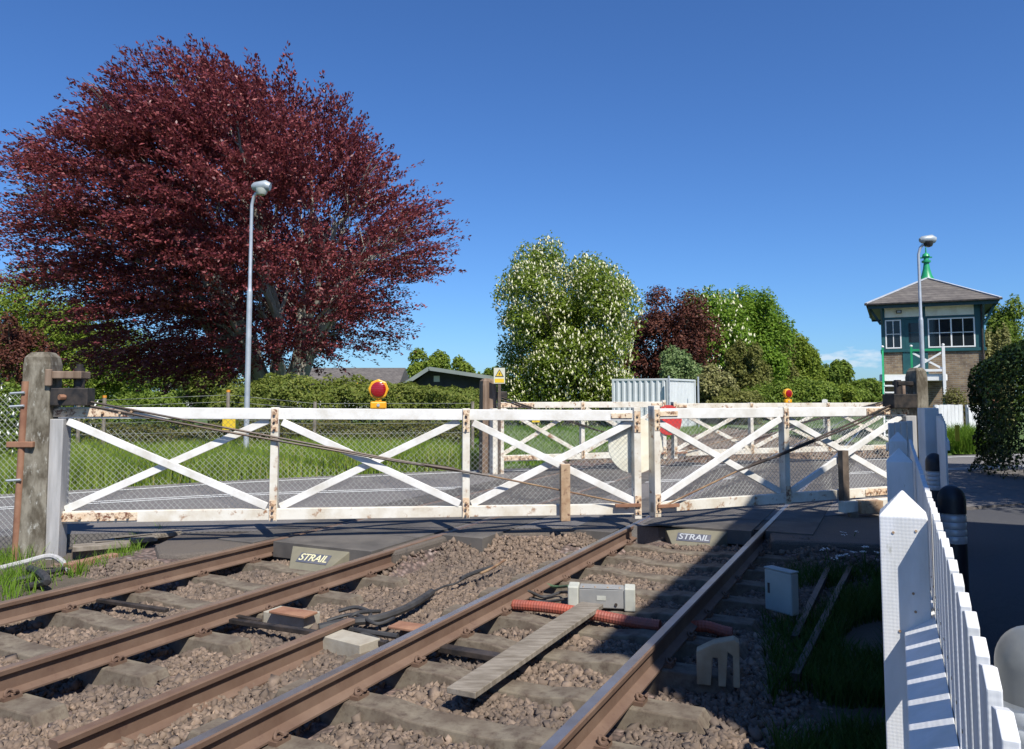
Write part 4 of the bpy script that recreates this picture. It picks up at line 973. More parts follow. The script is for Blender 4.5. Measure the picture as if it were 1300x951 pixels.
fl = MB().box(.52, .72, -.20, -.10, 4.74+Z0, 4.86+Z0).build('floodlight', M['blackmetal'], root, bevel=.015)
MB().box(.56, .68, -.207, -.2005, 4.76+Z0, 4.84+Z0).build('lamp_glass', M['letterw'], fl)
MB().tube([(SBW-.06, -.07, 5.0+Z0), (SBW-.06, -.07, .1+Z0)], .035, 8).build('downpipe', M['blackmetal'], root, smooth=True)
for k in range(3): MB().box(.48*k+1.7, .48*k+1.95, .6, .9, 3.5+Z0, 4.25+Z0-.1*k).build('instrument_case', M['plankwood'], root)
bb('lock_plate', 'galv', .83, .87, -.022, -.0125, 3.2, 3.32, 0)
for x in (2.2, 2.75): bb('air_brick', 'rust', x, x+.22, -.008, -.001, .9, 1.05, 0)
# landing and steps
bb('landing_deck', 'sbwhite', -.12, 2.12, -1.05, -.03, 2.14, 2.36); bb('landing_boards', 'signface', -.10, 2.10, -1.03, -.04, 2.365, 2.385, 0)
def post(nm, mat, x, y, z0, z1, w=.075): bb(nm, mat, x-w/2, x+w/2, y-w/2, y+w/2, z0, z1)
post('landing_post', 'green', .02, -1.10, .0, 3.38); post('landing_post', 'green', .98, -1.10, 2.0, 3.38); post('landing_post', 'sbwhite', 2.02, -1.10, 1.6, 3.40, .10)
for x in (.02, .98, 2.02): MB().lathe([(.0, 0), (.05, .02), (.05, .06), (.0, .09)], (x, -1.10, (3.40 if x > 2 else 3.38)+Z0+.002), 8).build('post_cap', M['sbwhite'], root)
post('landing_leg', 'tealdk', 2.0, -.95, -.3, 2.13, .10); post('landing_leg', 'tealdk', 1.1, -.95, -.3, 2.13, .10)
bb('handrail', 'green', 1.02, 1.96, -1.13, -1.09, 3.22, 3.30)
g = MB(); g.bar((1.03, -1.11, 2.58+Z0), (1.96, -1.11, 3.16+Z0), .03, .07); g.bar((1.03, -1.075, 3.16+Z0), (1.96, -1.075, 2.58+Z0), .03, .07); g.box(1.03, 1.96, -1.14, -1.10, 2.47+Z0, 2.56+Z0); g.build('crossed_railing', M['sbwhite'], root)
for k in range(8):
    bb('step', 'sbwhite', .06, .98, -1.10-.24*(k+1), -1.10-.24*k+.02, 1.93-.25*k, 1.985-.25*k, .003)
MB().bar((.02, -1.10, 2.0+Z0), (.02, -3.0, .05+Z0), .05, .2).build('stair_string', M['sbwhite'], root); MB().bar((1.02, -1.10, 2.0+Z0), (1.02, -3.0, .05+Z0), .05, .2).build('stair_string', M['sbwhite'], root)
MB().bar((.02, -1.10, 3.25+Z0), (.02, -3.0, 1.3+Z0), .05, .06).build('stair_handrail', M['green'], root)
# crates/clutter under landing
one('timber_store', 'rusty brown junk stacked in the dark under the signal box landing', 'clutter', MB().box(16.6, 17.2, 27.9, 28.2, -.1, 1.9).box(16.75, 17.0, 27.7, 27.88, 0, 1.4), M['rust'], bevel=.02)

# white fence across the road below the signal box
def boardfence(label, pxa, pxb, Y, ytop, zb):
    a = P(pxa, ytop, Y); b = P(pxb, ytop, Y)
    root = thing('board_fence', label, 'fence', ((a.x+b.x)/2, Y, 0), 0, 'white board fences by the signal box')
    x = a.x; k = 0
    while x < b.x-.02:
        x2 = min(x+.115, b.x); MB().box(x+.004, x2-.004, Y-.012, Y+.012, zb, a.z+random.uniform(-.01, .01)).build('board', M['fencewhite'], root, world=True); x = x2; k += 1
    for z in (a.z-.25, .4): MB().box(a.x, b.x, Y+.0125, Y+.06, z-.04, z+.04).build('rail', M['fencewhite'], root, world=True)
    for xx in (a.x+.05, b.x-.05): MB().box(xx-.05, xx+.05, Y+.061, Y+.16, -.3, a.z).build('post', M['fencewhite'], root, world=True)
boardfence('white board fence panel left of the grey slot behind the grass clump', 1188, 1222, 24.5, 514, .05)
boardfence('white board fence panel right of the grey slot beside the dark hedge', 1229, 1262, 24.6, 514, .05)
boardfence('low white gate leaf glimpsed between the stone post and the gate hinge', 1158, 1168, 22.2, 512, .1)

# ------------------------------------------------------------------ container, buildings
a = P(778, 512, 40); c = Vector((a.x, 40.2, -.35))
root = thing('storage_container', 'pale grey ribbed steel container behind the far gates', 'container', (c.x, 40.2, -.35), .0)
Wc, Dc, Hc = 2.95, 4.0, 2.78
rz = -.55; root.rotation_euler = (0, 0, rz)
def ribs(mb, a, b, z0, z1, n, dep):
    a = Vector(a); b = Vector(b); d = (b-a); nrm = Vector((d.y, -d.x)).normalized()*dep; pts = []
    for i in range(n):
        for t, o in ((0, 0), (.32, 0), (.5, 1), (.82, 1)): pts.append(a+d*((i+t)/n)+nrm*o)
    pts.append(b); m_ = len(pts)
    mb.add([(p.x, p.y, z0) for p in pts]+[(p.x, p.y, z1) for p in pts], [(i, i+1, m_+i+1, m_+i) for i in range(m_-1)])
mb = MB(); ribs(mb, (.1, 0), (Wc-.1, 0), .1, Hc-.1, 9, .05); mb.build('ribbed_front', M['cont'], root)
mb = MB(); ribs(mb, (Wc, .1), (Wc, Dc-.1), .1, Hc-.1, 18, .03); mb.build('ribbed_side', M['cont'], root)
mb = MB(); mb.box(.0, Wc-.06, .06, Dc, .05, Hc-.09); mb.build('body', M['cont'], root)
mb = MB()
for (x, y) in ((0, -.05), (Wc-.05, -.05), (Wc-.05, Dc-.05)): mb.box(x, x+.12, y, y+.12, 0, Hc)
mb.box(.12, Wc-.05, -.05, .05, Hc-.1, Hc); mb.box(Wc-.03, Wc+.06, .07, Dc-.05, Hc-.1, Hc); mb.box(.12, Wc-.05, -.05, .05, 0, .1); mb.build('frame', M['cont'], root, bevel=.01)
MB().box(.02, Wc-.04, -.02+.07, Dc-.02, Hc-.089, Hc-.01).build('roof', M['cont'], root)
for xo, yo in ((Wc+.18, -.3), (Wc+.75, 2.4)):
    q = Vector((xo, yo)); MB().tube([(xo, yo, -.1), (xo, yo, Hc+.12)], .05, 8).build('corner_pipe', M['galv'], root)
# dark building
a = P(508, 500, 60); 
root = thing('timber_hall', 'dark timber hall with shallow grey green roof behind the bushes', 'building', (a.x, 60, -.4))
W_ = P(640, 490, 60).x-a.x+1.5; zE = P(600, 487, 60).z+.4; zR = P(545, 468, 60).z+.4; xr = 3.0
MB().prism([(0, 0), (W_, 0), (W_, 12), (0, 12)], 0, 2.0).build('wall', M['darkclad'], root)
zl = zE; 
mb = MB(); mb.add([(0, 0, 2.0), (0, 12, 2.0), (xr*.75, 0, zR-.12), (xr*.75, 12, zR-.12), (W_, 0, zE-.12), (W_, 12, zE-.12), (W_, 0, 2.0), (W_, 12, 2.0)], [(0, 6, 4, 2), (1, 3, 5, 7), (0, 2, 3, 1), (2, 4, 5, 3), (4, 6, 7, 5)]); mb.build('gable', M['darkclad'], root)
xr2 = xr*.75
mb = MB(); mb.bar((-.8, 5.8, 2.0+.05), (xr2, 5.8, zR), 13.4, .12); mb.bar((xr2, 5.8, zR), (W_+.6, 5.8, zE), 13.4, .12); mb.build('roof', M['roofgreen'], root)
mb = MB(); mb.box(xr2+.3, xr2+.75, -.06, -.01, zR-1.0, zR-.55); mb.build('white_notice', M['offwhite'], root)
MB().bar((xr2, -.95, zR-.02), (W_+.6, -.95, zE-.02), .06, .28).build('bargeboard', M['roofgreen'], root); MB().bar((-.8, -.95, 2.03), (xr2, -.95, zR-.02), .06, .28).build('bargeboard', M['roofgreen'], root)
for k in range(4):
    x = W_*.52+k*1.0; f = MB().box(x, x+.85, -.05, -.005, 1.5, 2.35).build('window', M['galv'], root); MB().box(x+.05, x+.8, -.06, -.051, 1.55, 2.3).build('pane', M['glass'], f)
a = P(372, 500, 72); b_ = P(507, 500, 72)
root = thing('grey_roofed_house', 'white walled house with long grey tiled roof behind the beech trunk', 'building', (a.x, 72, -.4))
W_ = b_.x-a.x; zR = P(440, 467, 76).z+.4; zE = P(440, 487, 70).z+.4
MB().box(.3, W_-.3, 0, 8, 0, zE).build('wall', M['offwhite'], root)
mb = MB(); mb.add([(0, -.6, zE-.15), (W_, -.6, zE-.15), (W_, 4, zR), (0, 4, zR), (W_, 8.6, zE-.15), (0, 8.6, zE-.15)], [(0, 1, 2, 3), (3, 2, 4, 5), (0, 3, 5), (1, 4, 2), (0, 5, 4, 1)]); mb.build('roof', M['slate'], root)
for k in range(3): f = MB().box(1+k*2.6, 2.2+k*2.6, -.05, -.004, 1, 2.1).build('window', M['sbwhite'], root); MB().box(1.08+k*2.6, 2.12+k*2.6, -.06, -.051, 1.08, 2.02).build('pane', M['glass'], f)
a = P(200, 495, 120)
root = thing('white_cottage', 'tiny distant white cottage seen under the left of the beech crown', 'building', (a.x, 120, -.4))
MB().box(0, 5, 0, 5, 0, 3.2).build('wall', M['offwhite'], root)
MB().add([(-.3, -.3, 3.2), (5.3, -.3, 3.2), (5.3, 2.5, 4.6), (-.3, 2.5, 4.6), (5.3, 5.3, 3.2), (-.3, 5.3, 3.2)], [(0, 1, 2, 3), (3, 2, 4, 5), (0, 3, 5), (1, 4, 2), (0, 5, 4, 1)]).build('roof', M['slate'], root)
# off-frame station house on the right (its shade lies over the track and path)
c = T(1.75, 2.75)
root = thing('station_house', 'tall brick station house right of the footpath', 'building', (c.x, c.y, 0), -A)
Lh, Dh, Hh = 6.3, 6.5, 7.4
MB().box(0, Dh, 0, Lh, -.3, Hh).build('wall', M['redbrick'], root)
mb = MB(); mb.add([(-.12, -.1, Hh), (Dh+.12, -.1, Hh), (Dh+.12, Lh+.1, Hh), (-.12, Lh+.1, Hh), (Dh/2, 2.2, Hh+.7), (Dh/2, Lh-2.2, Hh+.7)], [(0, 1, 4), (1, 2, 5, 4), (2, 3, 5), (3, 0, 4, 5), (3, 2, 1, 0)]); rf = mb.build('roof', M['slate'], root)
MB().box(Dh/2-.4, Dh/2+.4, 1.6, 2.4, Hh+.3, Hh+1.4).build('chimney', M['redbrick'], rf)
for z in (1.0, 4.4):
    for y in (1.2, 4.4):
        f = MB().box(-.04, -.004, y, y+1.1, z, z+1.7).build('window', M['sbwhite'], root); MB().box(-.05, -.041, y+.07, y+1.03, z+.07, z+1.63).build('pane', M['glass'], f)

# ------------------------------------------------------------------ vegetation
def nz3(p, sc, off=0): return noise.noise(Vector((p[0]*sc+off, p[1]*sc, p[2]*sc)))
def curve_pts(a, b, bend, n=6, wob=.0):
    a = Vector(a); b = Vector(b); L_ = (b-a).length; out = []
    for i in range(n+1):
        t = i/n; p = a.lerp(b, t)+Vector(bend)*math.sin(math.pi*t)
        if 0 < i: p += Vector((random.uniform(-1, 1), random.uniform(-1, 1), random.uniform(-1, 1)))*wob*L_*(1 if i < n else .3)
        out.append(p)
    return out
def tree(name, label, cat, px, Y, pytop, pxw, leafm, zb=-.4, nl=26, leaves=22000, ls=None, depthf=.9, lump=.34, lowz=.12, barkm='bark', group='trees behind the crossing', flowers=0, seed=0, flowerm='flower', trunk=True, crownbottom=None, shape=1.0, ex=.82):
    rs = np.random.default_rng(100+seed); random.seed(200+seed)
    base = P(px, 500, Y); top = P(px, pytop, Y).z; rx = pxw/2/FPX*Y; ry = rx*depthf
    H = top-zb; zlo = zb+H*lowz if crownbottom is None else crownbottom; zc = (top+zlo)/2; rzz = (top-zlo)/2
    root = thing(name, label, cat, (base.x, Y, zb), 0, group); o0 = Vector((base.x, Y, zb))
    ls = ls or .0036*Y
    # lumps over an ellipsoid
    cs = []; rad = []
    for i in range(nl):
        ga = i*2.39996; uz = 1-2*(i+.5)/nl; ur = math.sqrt(1-uz*uz); u = np.array([ur*math.cos(ga), ur*math.sin(ga), uz])+rs.normal(size=3)*.16; k = rs.uniform(.60, .80) if i % 5 else rs.uniform(.2, .5)
        r = lump*rs.uniform(.7, 1.25)
        taper = 1-(.05*shape)*max(0, u[2]); u = np.sign(u)*np.abs(u)**ex
        cs.append([u[0]*rx*k*taper, u[1]*ry*k*taper, zc-zb+u[2]*rzz*k]); rad.append(r)
    cs = np.array(cs); rad = np.array(rad)
    n = leaves; idx = rs.choice(nl, n, p=rad**2/np.sum(rad**2)); u = unit(rs.normal(size=(n, 3))); u[:, 2] = np.where(rs.random(n) < .6, abs(u[:, 2]), u[:, 2])
    rr = rad[idx][:, None]*(1-.55*rs.random((n, 1))**2.2)*(1+.22*np.sin(u[:, :1]*9+idx[:, None])*np.cos(u[:, 1:2]*8+idx[:, None]*2))
    C = cs[idx]+u*rr*np.array([rx, ry, rzz])
    lo_, hi_ = np.percentile(C, .6, axis=0), np.percentile(C, 99.4, axis=0); ctr = np.array([0, 0, zc-zb]); sc_ = np.array([2*rx, 2*ry, 2*rzz])/(hi_-lo_)
    C = (C-(lo_+hi_)/2)*sc_+ctr; cs = (cs-(lo_+hi_)/2)*sc_+ctr
    C[:, 2] = np.maximum(C[:, 2], .15)
    N = unit(u*.8+rs.normal(size=(n, 3))*.55+np.array([0, 0, .35])); Dd = unit(rs.normal(size=(n, 3))+u*.5)
    V, F = leafquads(C, N, Dd, ls*rs.uniform(.7, 1.4, n), ls*.62*rs.uniform(.7, 1.3, n))
    npmesh('crown', V, F, leafm, root)
    if trunk:
        mb = MB(); tr = max(.09, H*.022); mb.tube([(0, 0, -.2), (0, 0, H*.12), (.05*rx*.3, 0, H*.35), (0, 0, H*.62)], [tr*1.4, tr, tr*.8, tr*.35], 8)
        for i in range(0, nl, 2):
            c_ = cs[i]; z0 = H*random.uniform(.12, .4); mb.tube(curve_pts((0, 0, z0), tuple(c_), (0, 0, .05*H), 4, .03), [tr*.5, tr*.4, tr*.3, tr*.2, tr*.1], 5, caps=False)
        mb.build('trunk', M[barkm], root, smooth=True)
    if flowers:
        k = rs.choice(nl, flowers, p=rad**2/np.sum(rad**2)); u = unit(rs.normal(size=(flowers, 3))); u[:, 1] -= .35; u[:, 2] = u[:, 2]*.8+.15; u = unit(u)
        Cf = cs[k]+u*(rad[k][:, None]*1.0)*np.array([rx, ry, rzz])
        keepm = (((Cf-np.array([0, 0, zc-zb]))/np.array([rx, ry, rzz]))**2).sum(1) > .30
        Cf = Cf[keepm]; nf = len(Cf); h = ls*rs.uniform(1.0, 1.7, nf); w_ = h*.26
        dirv = unit(np.stack([rs.normal(size=nf)*.22, rs.normal(size=nf)*.22, np.ones(nf)], -1)+u[keepm]*.35)
        sx = unit(np.cross(dirv, np.array([0.3, 1, 0.2]))); sy = np.cross(dirv, sx)
        vv = [Cf-dirv*h[:, None]*.1]+[Cf+dirv*h[:, None]*.28+(sx*math.cos(t)+sy*math.sin(t))*w_[:, None] for t in (0, 1.57, 3.14, 4.71)]+[Cf+dirv*h[:, None]]
        V = np.stack(vv, 1).reshape(-1, 3); f = np.array([(0, 2, 1), (0, 3, 2), (0, 4, 3), (0, 1, 4), (5, 1, 2), (5, 2, 3), (5, 3, 4), (5, 4, 1)])
        F = (f[None]+(np.arange(nf)*6)[:, None, None]).reshape(-1, 3); npmesh('blossom', V, F, M[flowerm], root, kind='stuff')
    return root

# --- the copper beech
def beech():
    rs = np.random.default_rng(5); random.seed(21)
    Y0 = 30.0; base = P(352, 505, Y0); zb = -.3; sc = Y0/FPX
    root = thing('copper_beech', 'huge copper beech with dark red leaves and pale forked trunk', 'tree', (base.x, Y0, zb))
    tab = [(-180, 288), (-165, 284), (-150, 270), (-130, 248), (-110, 222), (-90, 208), (-70, 214), (-50, 236), (-40, 250), (-30, 268), (-20, 272), (-10, 288), (0, 290), (10, 262), (20, 238), (30, 230), (40, 224), (50, 228), (60, 224), (70, 233), (80, 212), (90, 222), (100, 240), (110, 232), (120, 240), (130, 246), (140, 250), (150, 258), (160, 284), (170, 278), (180, 288)]
    ta = np.array([t[0] for t in tab]); tr_ = np.array([t[1] for t in tab])*sc
    cen = P(300, 290, Y0)-Vector((base.x, Y0, zb)); cen = np.array(cen)      # local centre
    DY = 8.0
    def edge(ph): return np.interp(np.degrees(ph), ta, tr_)
    org = np.array([0, 0, 4.2])
    # spray centres
    N = 6600; ph = rs.uniform(-math.pi, math.pi, N*4); k = rs.random(N*4)**.42*np.where(rs.random(N*4) < .12, 1.07, .985); cy = rs.uniform(-.97, .97, N*4)
    R = edge(ph)*.945*np.sqrt(1-cy**2)*k
    R = R*np.where(ph > 2.0, .91, np.where(ph < -2.4, .955, 1.0)); C = np.stack([cen[0]+R*np.cos(ph), cen[1]+cy*DY, cen[2]+R*np.sin(ph)], -1)
    kk = []
    for i, c in enumerate(C):
        nz = noise.noise(Vector((c[0]*.42, c[1]*.42, c[2]*.75)))+.5*noise.noise(Vector((c[0]*1.1+7, c[1]*1.1, c[2]*1.8)))
        low = (cen[2]-c[2])/6.0
        inner = np.linalg.norm((c-np.array([0, 0, 3.0]))/np.array([1.7, 2.2, 2.4])) < 1
        thr = -.02+.05*max(0, low)
        if c[2] < 1.3+.5*rs.random() or inner: continue
        if nz > thr: kk.append(i)
        if len(kk) >= N: break
    C = C[kk]; n = len(C)
    out = unit((C-org)*np.array([1, 1, .55])+rs.normal(size=(n, 3))*np.array([.22, .6, .16])+np.array([-.75, 0, .42])*(1-.9*np.clip((6-C[:, 2:3])/4, 0, 1)))
    Lg = rs.uniform(1.0, 2.5, n); m = 44
    C[:, 2] = np.where(C[:, 2] > 6, 6+(C[:, 2]-6)*.955, C[:, 2])
    Ci = np.repeat(C, m, 0); Di = np.repeat(out, m, 0); Li = np.repeat(Lg, m)
    lat = unit(np.cross(Di, np.array([0, 0, 1.]))); nrm = np.cross(lat, Di)
    t = rs.random(n*m); sd_ = rs.choice([-1, 1], n*m)
    wid = .13*np.sin(np.pi*np.clip(t*.9+.08, 0, 1))*rs.random(n*m)
    pos = Ci+Di*(Li*(t-.5))[:, None]+lat*(wid*sd_*Li)[:, None]+nrm*(rs.normal(size=n*m)*.05)[:, None]-np.array([0, 0, 1.])*(.22*(t**2)*Li)[:, None]
    nn = unit(nrm*.8+rs.normal(size=(n*m, 3))*.6); dd = unit(Di+lat*sd_[:, None]*.45+rs.normal(size=(n*m, 3))*.2)
    V, F = leafquads(pos, nn, dd, rs.uniform(.10, .19, n*m), rs.uniform(.05, .085, n*m))
    npmesh('crown', V, F, L['copper'], root)
    # trunk and limbs
    mb = MB()
    prof = [(.78, -.3), (.66, .15), (.56, .6), (.54, 1.2), (.60, 1.8), (.62, 2.2)]
    vs = []; fs = []; nn_ = 20
    for r, z in prof:
        for q_ in range(nn_):
            a_ = 2*math.pi*q_/nn_; rr = r*(1+.10*math.sin(a_*4+z*.8)+.06*math.sin(a_*7-z)); vs.append((rr*math.cos(a_), rr*math.sin(a_), z))
    for i in range(len(prof)-1):
        for q_ in range(nn_): fs.append((i*nn_+q_, i*nn_+(q_+1) % nn_, (i+1)*nn_+(q_+1) % nn_, (i+1)*nn_+q_))
    fs.append(tuple((len(prof)-1)*nn_+q_ for q_ in range(nn_))); mb.add(vs, fs)
    tgt = [(-.55, -.2, .80, .90), (.0, .25, 1.2, .92), (.55, .1, .95, .9), (-1.0, .3, .35, .82), (1.0, -.3, .25, .88), (-.9, -.6, .0, .85), (.9, .5, .05, .85), (.35, -.8, .7, .8), (-.2, -.7, .9, .85), (.7, .6, .6, .85), (-1.1, 0, -.15, .8), (1.2, .0, -.12, .85), (-.5, .8, .7, .8), (.25, -.3, 1.3, .78), (-.3, -.9, .35, .8)]
    limbs = []
    for i, (dx, dy, dz, kx) in enumerate(tgt):
        phv = math.atan2(dz, dx); yy = max(-.85, min(.85, dy*.8)); Rr = float(edge(phv))*math.sqrt(1-yy*yy)*kx
        Rr *= .86; e_ = Vector((cen[0]+Rr*math.cos(phv), cen[1]+yy*DY, cen[2]+Rr*math.sin(phv)))
        st = Vector((dx*.35, dy*.3, random.uniform(1.3, 2.1)))
        bend = Vector((0, 0, 1.1)) if dz < .4 else Vector((dx*1.0, 0, -.5))
        pts = curve_pts(st, e_, bend, 9, .018)
        r0 = random.uniform(.15, .25); rr = [r0*(1-j/9)**.9+.02 for j in range(10)]
        mb.tube(pts, rr, 8, caps=False); limbs.append((pts, rr))
        for sub in range(9):
            j = random.randint(2, 8); s0 = pts[j]; v = (pts[min(j+1, 9)]-pts[j-1]).normalized()
            dr_ = (v*1.0+Vector((random.uniform(-1, 1), random.uniform(-1, 1), random.uniform(-.3, 1)))*.9).normalized()
            ln = random.uniform(1.8, 4.0)*(1-j/11)
            sp_ = curve_pts(s0, s0+dr_*ln, Vector((0, 0, random.uniform(-.2, .4))), 5, .03); r1 = rr[j]*.5
            mb.tube(sp_, [r1*(1-q_/5)**.9+.012 for q_ in range(6)], 5, caps=False)
            for ss in range(3):
                jj = random.randint(1, 4); d3 = (dr_+Vector((random.uniform(-1, 1), random.uniform(-1, 1), random.uniform(-.5, .9)))*.9).normalized()
                mb.tube(curve_pts(sp_[jj], sp_[jj]+d3*random.uniform(.8, 1.8), (0, 0, .1), 3, .03), [.03, .022, .016, .01], 4, caps=False)
    mb.build('trunk', M['beechbark'], root, smooth=True)
beech()
# --- other trees  (px, Y, top py, width px)
tree('horse_chestnut', 'round horse chestnut covered in cream blossom candles', 'tree', 720, 44, 317, 168, L['chestnut'], nl=95, leaves=95000, lump=.235, flowers=7500, seed=61, lowz=-.05, shape=.0, depthf=.9, ls=.15, ex=.76)
tree('copper_beech', 'smaller dark copper beech standing between the blossoming chestnuts', 'tree', 848, 56, 372, 122, L['copper2'], nl=34, leaves=36000, seed=2, lowz=.05, barkm='beechbark')
tree('horse_chestnut', 'farther green chestnut with sparse blossom right of the small copper beech', 'tree', 902, 66, 372, 96, L['bright'], nl=30, leaves=26000, flowers=650, seed=3, lowz=.05)
tree('maple_tree', 'tallest bright green tree at the head of the lineside row', 'tree', 962, 68, 370, 78, L['bright'], nl=34, leaves=32000, seed=4, lowz=.05, shape=1.4)
tree('hawthorn_tree', 'brownish green round tree below the tall bright one', 'tree', 948, 56, 437, 62, L['olive'], nl=20, leaves=14000, seed=5, lowz=.02)
tree('willow_bush', 'silvery green bush beside the container', 'bush', 868, 47, 444, 66, L['silver'], nl=20, leaves=16000, seed=6, lowz=.0, trunk=False)
tree('blossom_bush', 'tan blossoming bush right of the silvery one', 'bush', 912, 45, 466, 52, L['tan'], nl=18, leaves=13000, seed=7, lowz=.0, trunk=False)
tree('oak_tree', 'slim olive brown tree top behind the tall bright green tree', 'tree', 995, 80, 407, 34, L['olive'], nl=18, leaves=9000, seed=8, lowz=.15)
tree('ash_tree', 'olive and green tree sloping down right of the tall bright one', 'tree', 1012, 82, 424, 58, L['yellowgreen'], nl=24, leaves=14000, seed=9, lowz=.02)
tree('lime_tree', 'small yellow green tree in the middle of the lineside row', 'tree', 1028, 92, 446, 44, L['yellowgreen'], nl=20, leaves=10000, seed=10, lowz=.0)
tree('field_maple', 'dark green tree with a rounded top near the end of the row', 'tree', 1066, 105, 459, 50, L['mid'], nl=24, leaves=13000, seed=11, lowz=.0)
tree('distant_tree', 'farthest low tree where the railway vanishes beside the signal box', 'tree', 1102, 190, 482, 46, L['mid'], nl=18, leaves=8000, seed=12, lowz=.0, lump=.4)
tree('distant_tree', 'faint distant tree tucked against the signal box stair', 'tree', 1126, 220, 486, 34, L['mid'], nl=14, leaves=6000, seed=13, lowz=.0, lump=.4)
for k, (px, Y, py, w_, lm, lb) in enumerate(((940, 44, 492, 70, 'olive', 'low scrubby bush below the tan bush'), (985, 52, 487, 80, 'mid', 'low green scrub under the brownish tree'), (1030, 62, 482, 70, 'mid', 'low green scrub left of the far hazard lamp line'), (1062, 74, 487, 60, 'yellowgreen', 'low yellowish scrub under the rounded dark tree'), (1088, 95, 492, 50, 'mid', 'low scrub near the vanishing track'))):
    tree('scrub_bush', lb, 'bush', px, Y, py, w_, L[lm], nl=16, leaves=9000, seed=20+k, lowz=.0, trunk=False, group='bushes along the railway', lump=.42)
tree('roadside_tree', 'bright green tree at the left edge behind the beech', 'tree', 45, 46, 342, 150, L['yellowgreen'], nl=34, leaves=30000, seed=31, lowz=.1, group='trees behind the beech')
tree('roadside_tree', 'darker green tree low between the left post and the beech crown', 'tree', 120, 50, 400, 120, L['mid'], nl=28, leaves=22000, seed=32, lowz=.12, group='trees behind the beech')
tree('roadside_tree', 'reddish purple tree at the far left behind the stone post', 'tree', 20, 40, 405, 80, L['copper2'], nl=18, leaves=9000, seed=33, lowz=.3, group='trees behind the beech')
tree('roadside_tree', 'green tree seen under the beech crown right of the left post', 'tree', 185, 85, 455, 120, L['mid'], nl=24, leaves=14000, seed=34, lowz=.05, group='trees behind the beech')
tree('roadside_tree', 'olive tree seen under the beech crown left of the lamp post', 'tree', 270, 70, 462, 90, L['hedge'], nl=24, leaves=13000, seed=40, lowz=.05, group='trees behind the beech')
tree('distant_oak', 'round topped oak behind the dark hall, left of its pair', 'tree', 547, 100, 446, 60, L['yellowgreen'], nl=22, leaves=14000, seed=35, lowz=.1, group='oaks behind the dark hall')
tree('distant_oak', 'lower oak behind the dark hall, right of its pair', 'tree', 588, 105, 456, 44, L['yellowgreen'], nl=20, leaves=10000, seed=36, lowz=.1, group='oaks behind the dark hall')
tree('distant_oak', 'small oak hidden behind the warning sign post', 'tree', 628, 110, 468, 34, L['mid'], nl=16, leaves=7000, seed=37, lowz=.1, group='oaks behind the dark hall')
tree('garden_tree', 'green tree rising behind the dark hedge right of the signal box', 'tree', 1280, 36, 384, 64, L['mid'], nl=22, leaves=16000, seed=38, lowz=.05, group='trees behind the dark hedge')
tree('garden_tree', 'pale olive bush against the brick side of the signal box', 'tree', 1268, 31, 420, 36, L['tan'], nl=16, leaves=9000, seed=39, lowz=.0, trunk=False, group='trees behind the dark hedge')
# scrub at the foot of the signal box
tree('bramble_bush', 'dark twiggy bush against the signal box brickwork', 'bush', 1228, 26.6, 494, 58, L['hedgebrown'], nl=16, leaves=6000, seed=45, lowz=.0, trunk=False, group='bushes by the signal box', ls=.07)
# off-frame tree shading the hedge
tree('shade_tree', 'leafy tree beyond the station house on the right', 'tree', 1850, 9.4, -120, 620, L['mid'], nl=30, leaves=26000, seed=46, lowz=.35, group='trees behind the dark hedge', ls=.14)

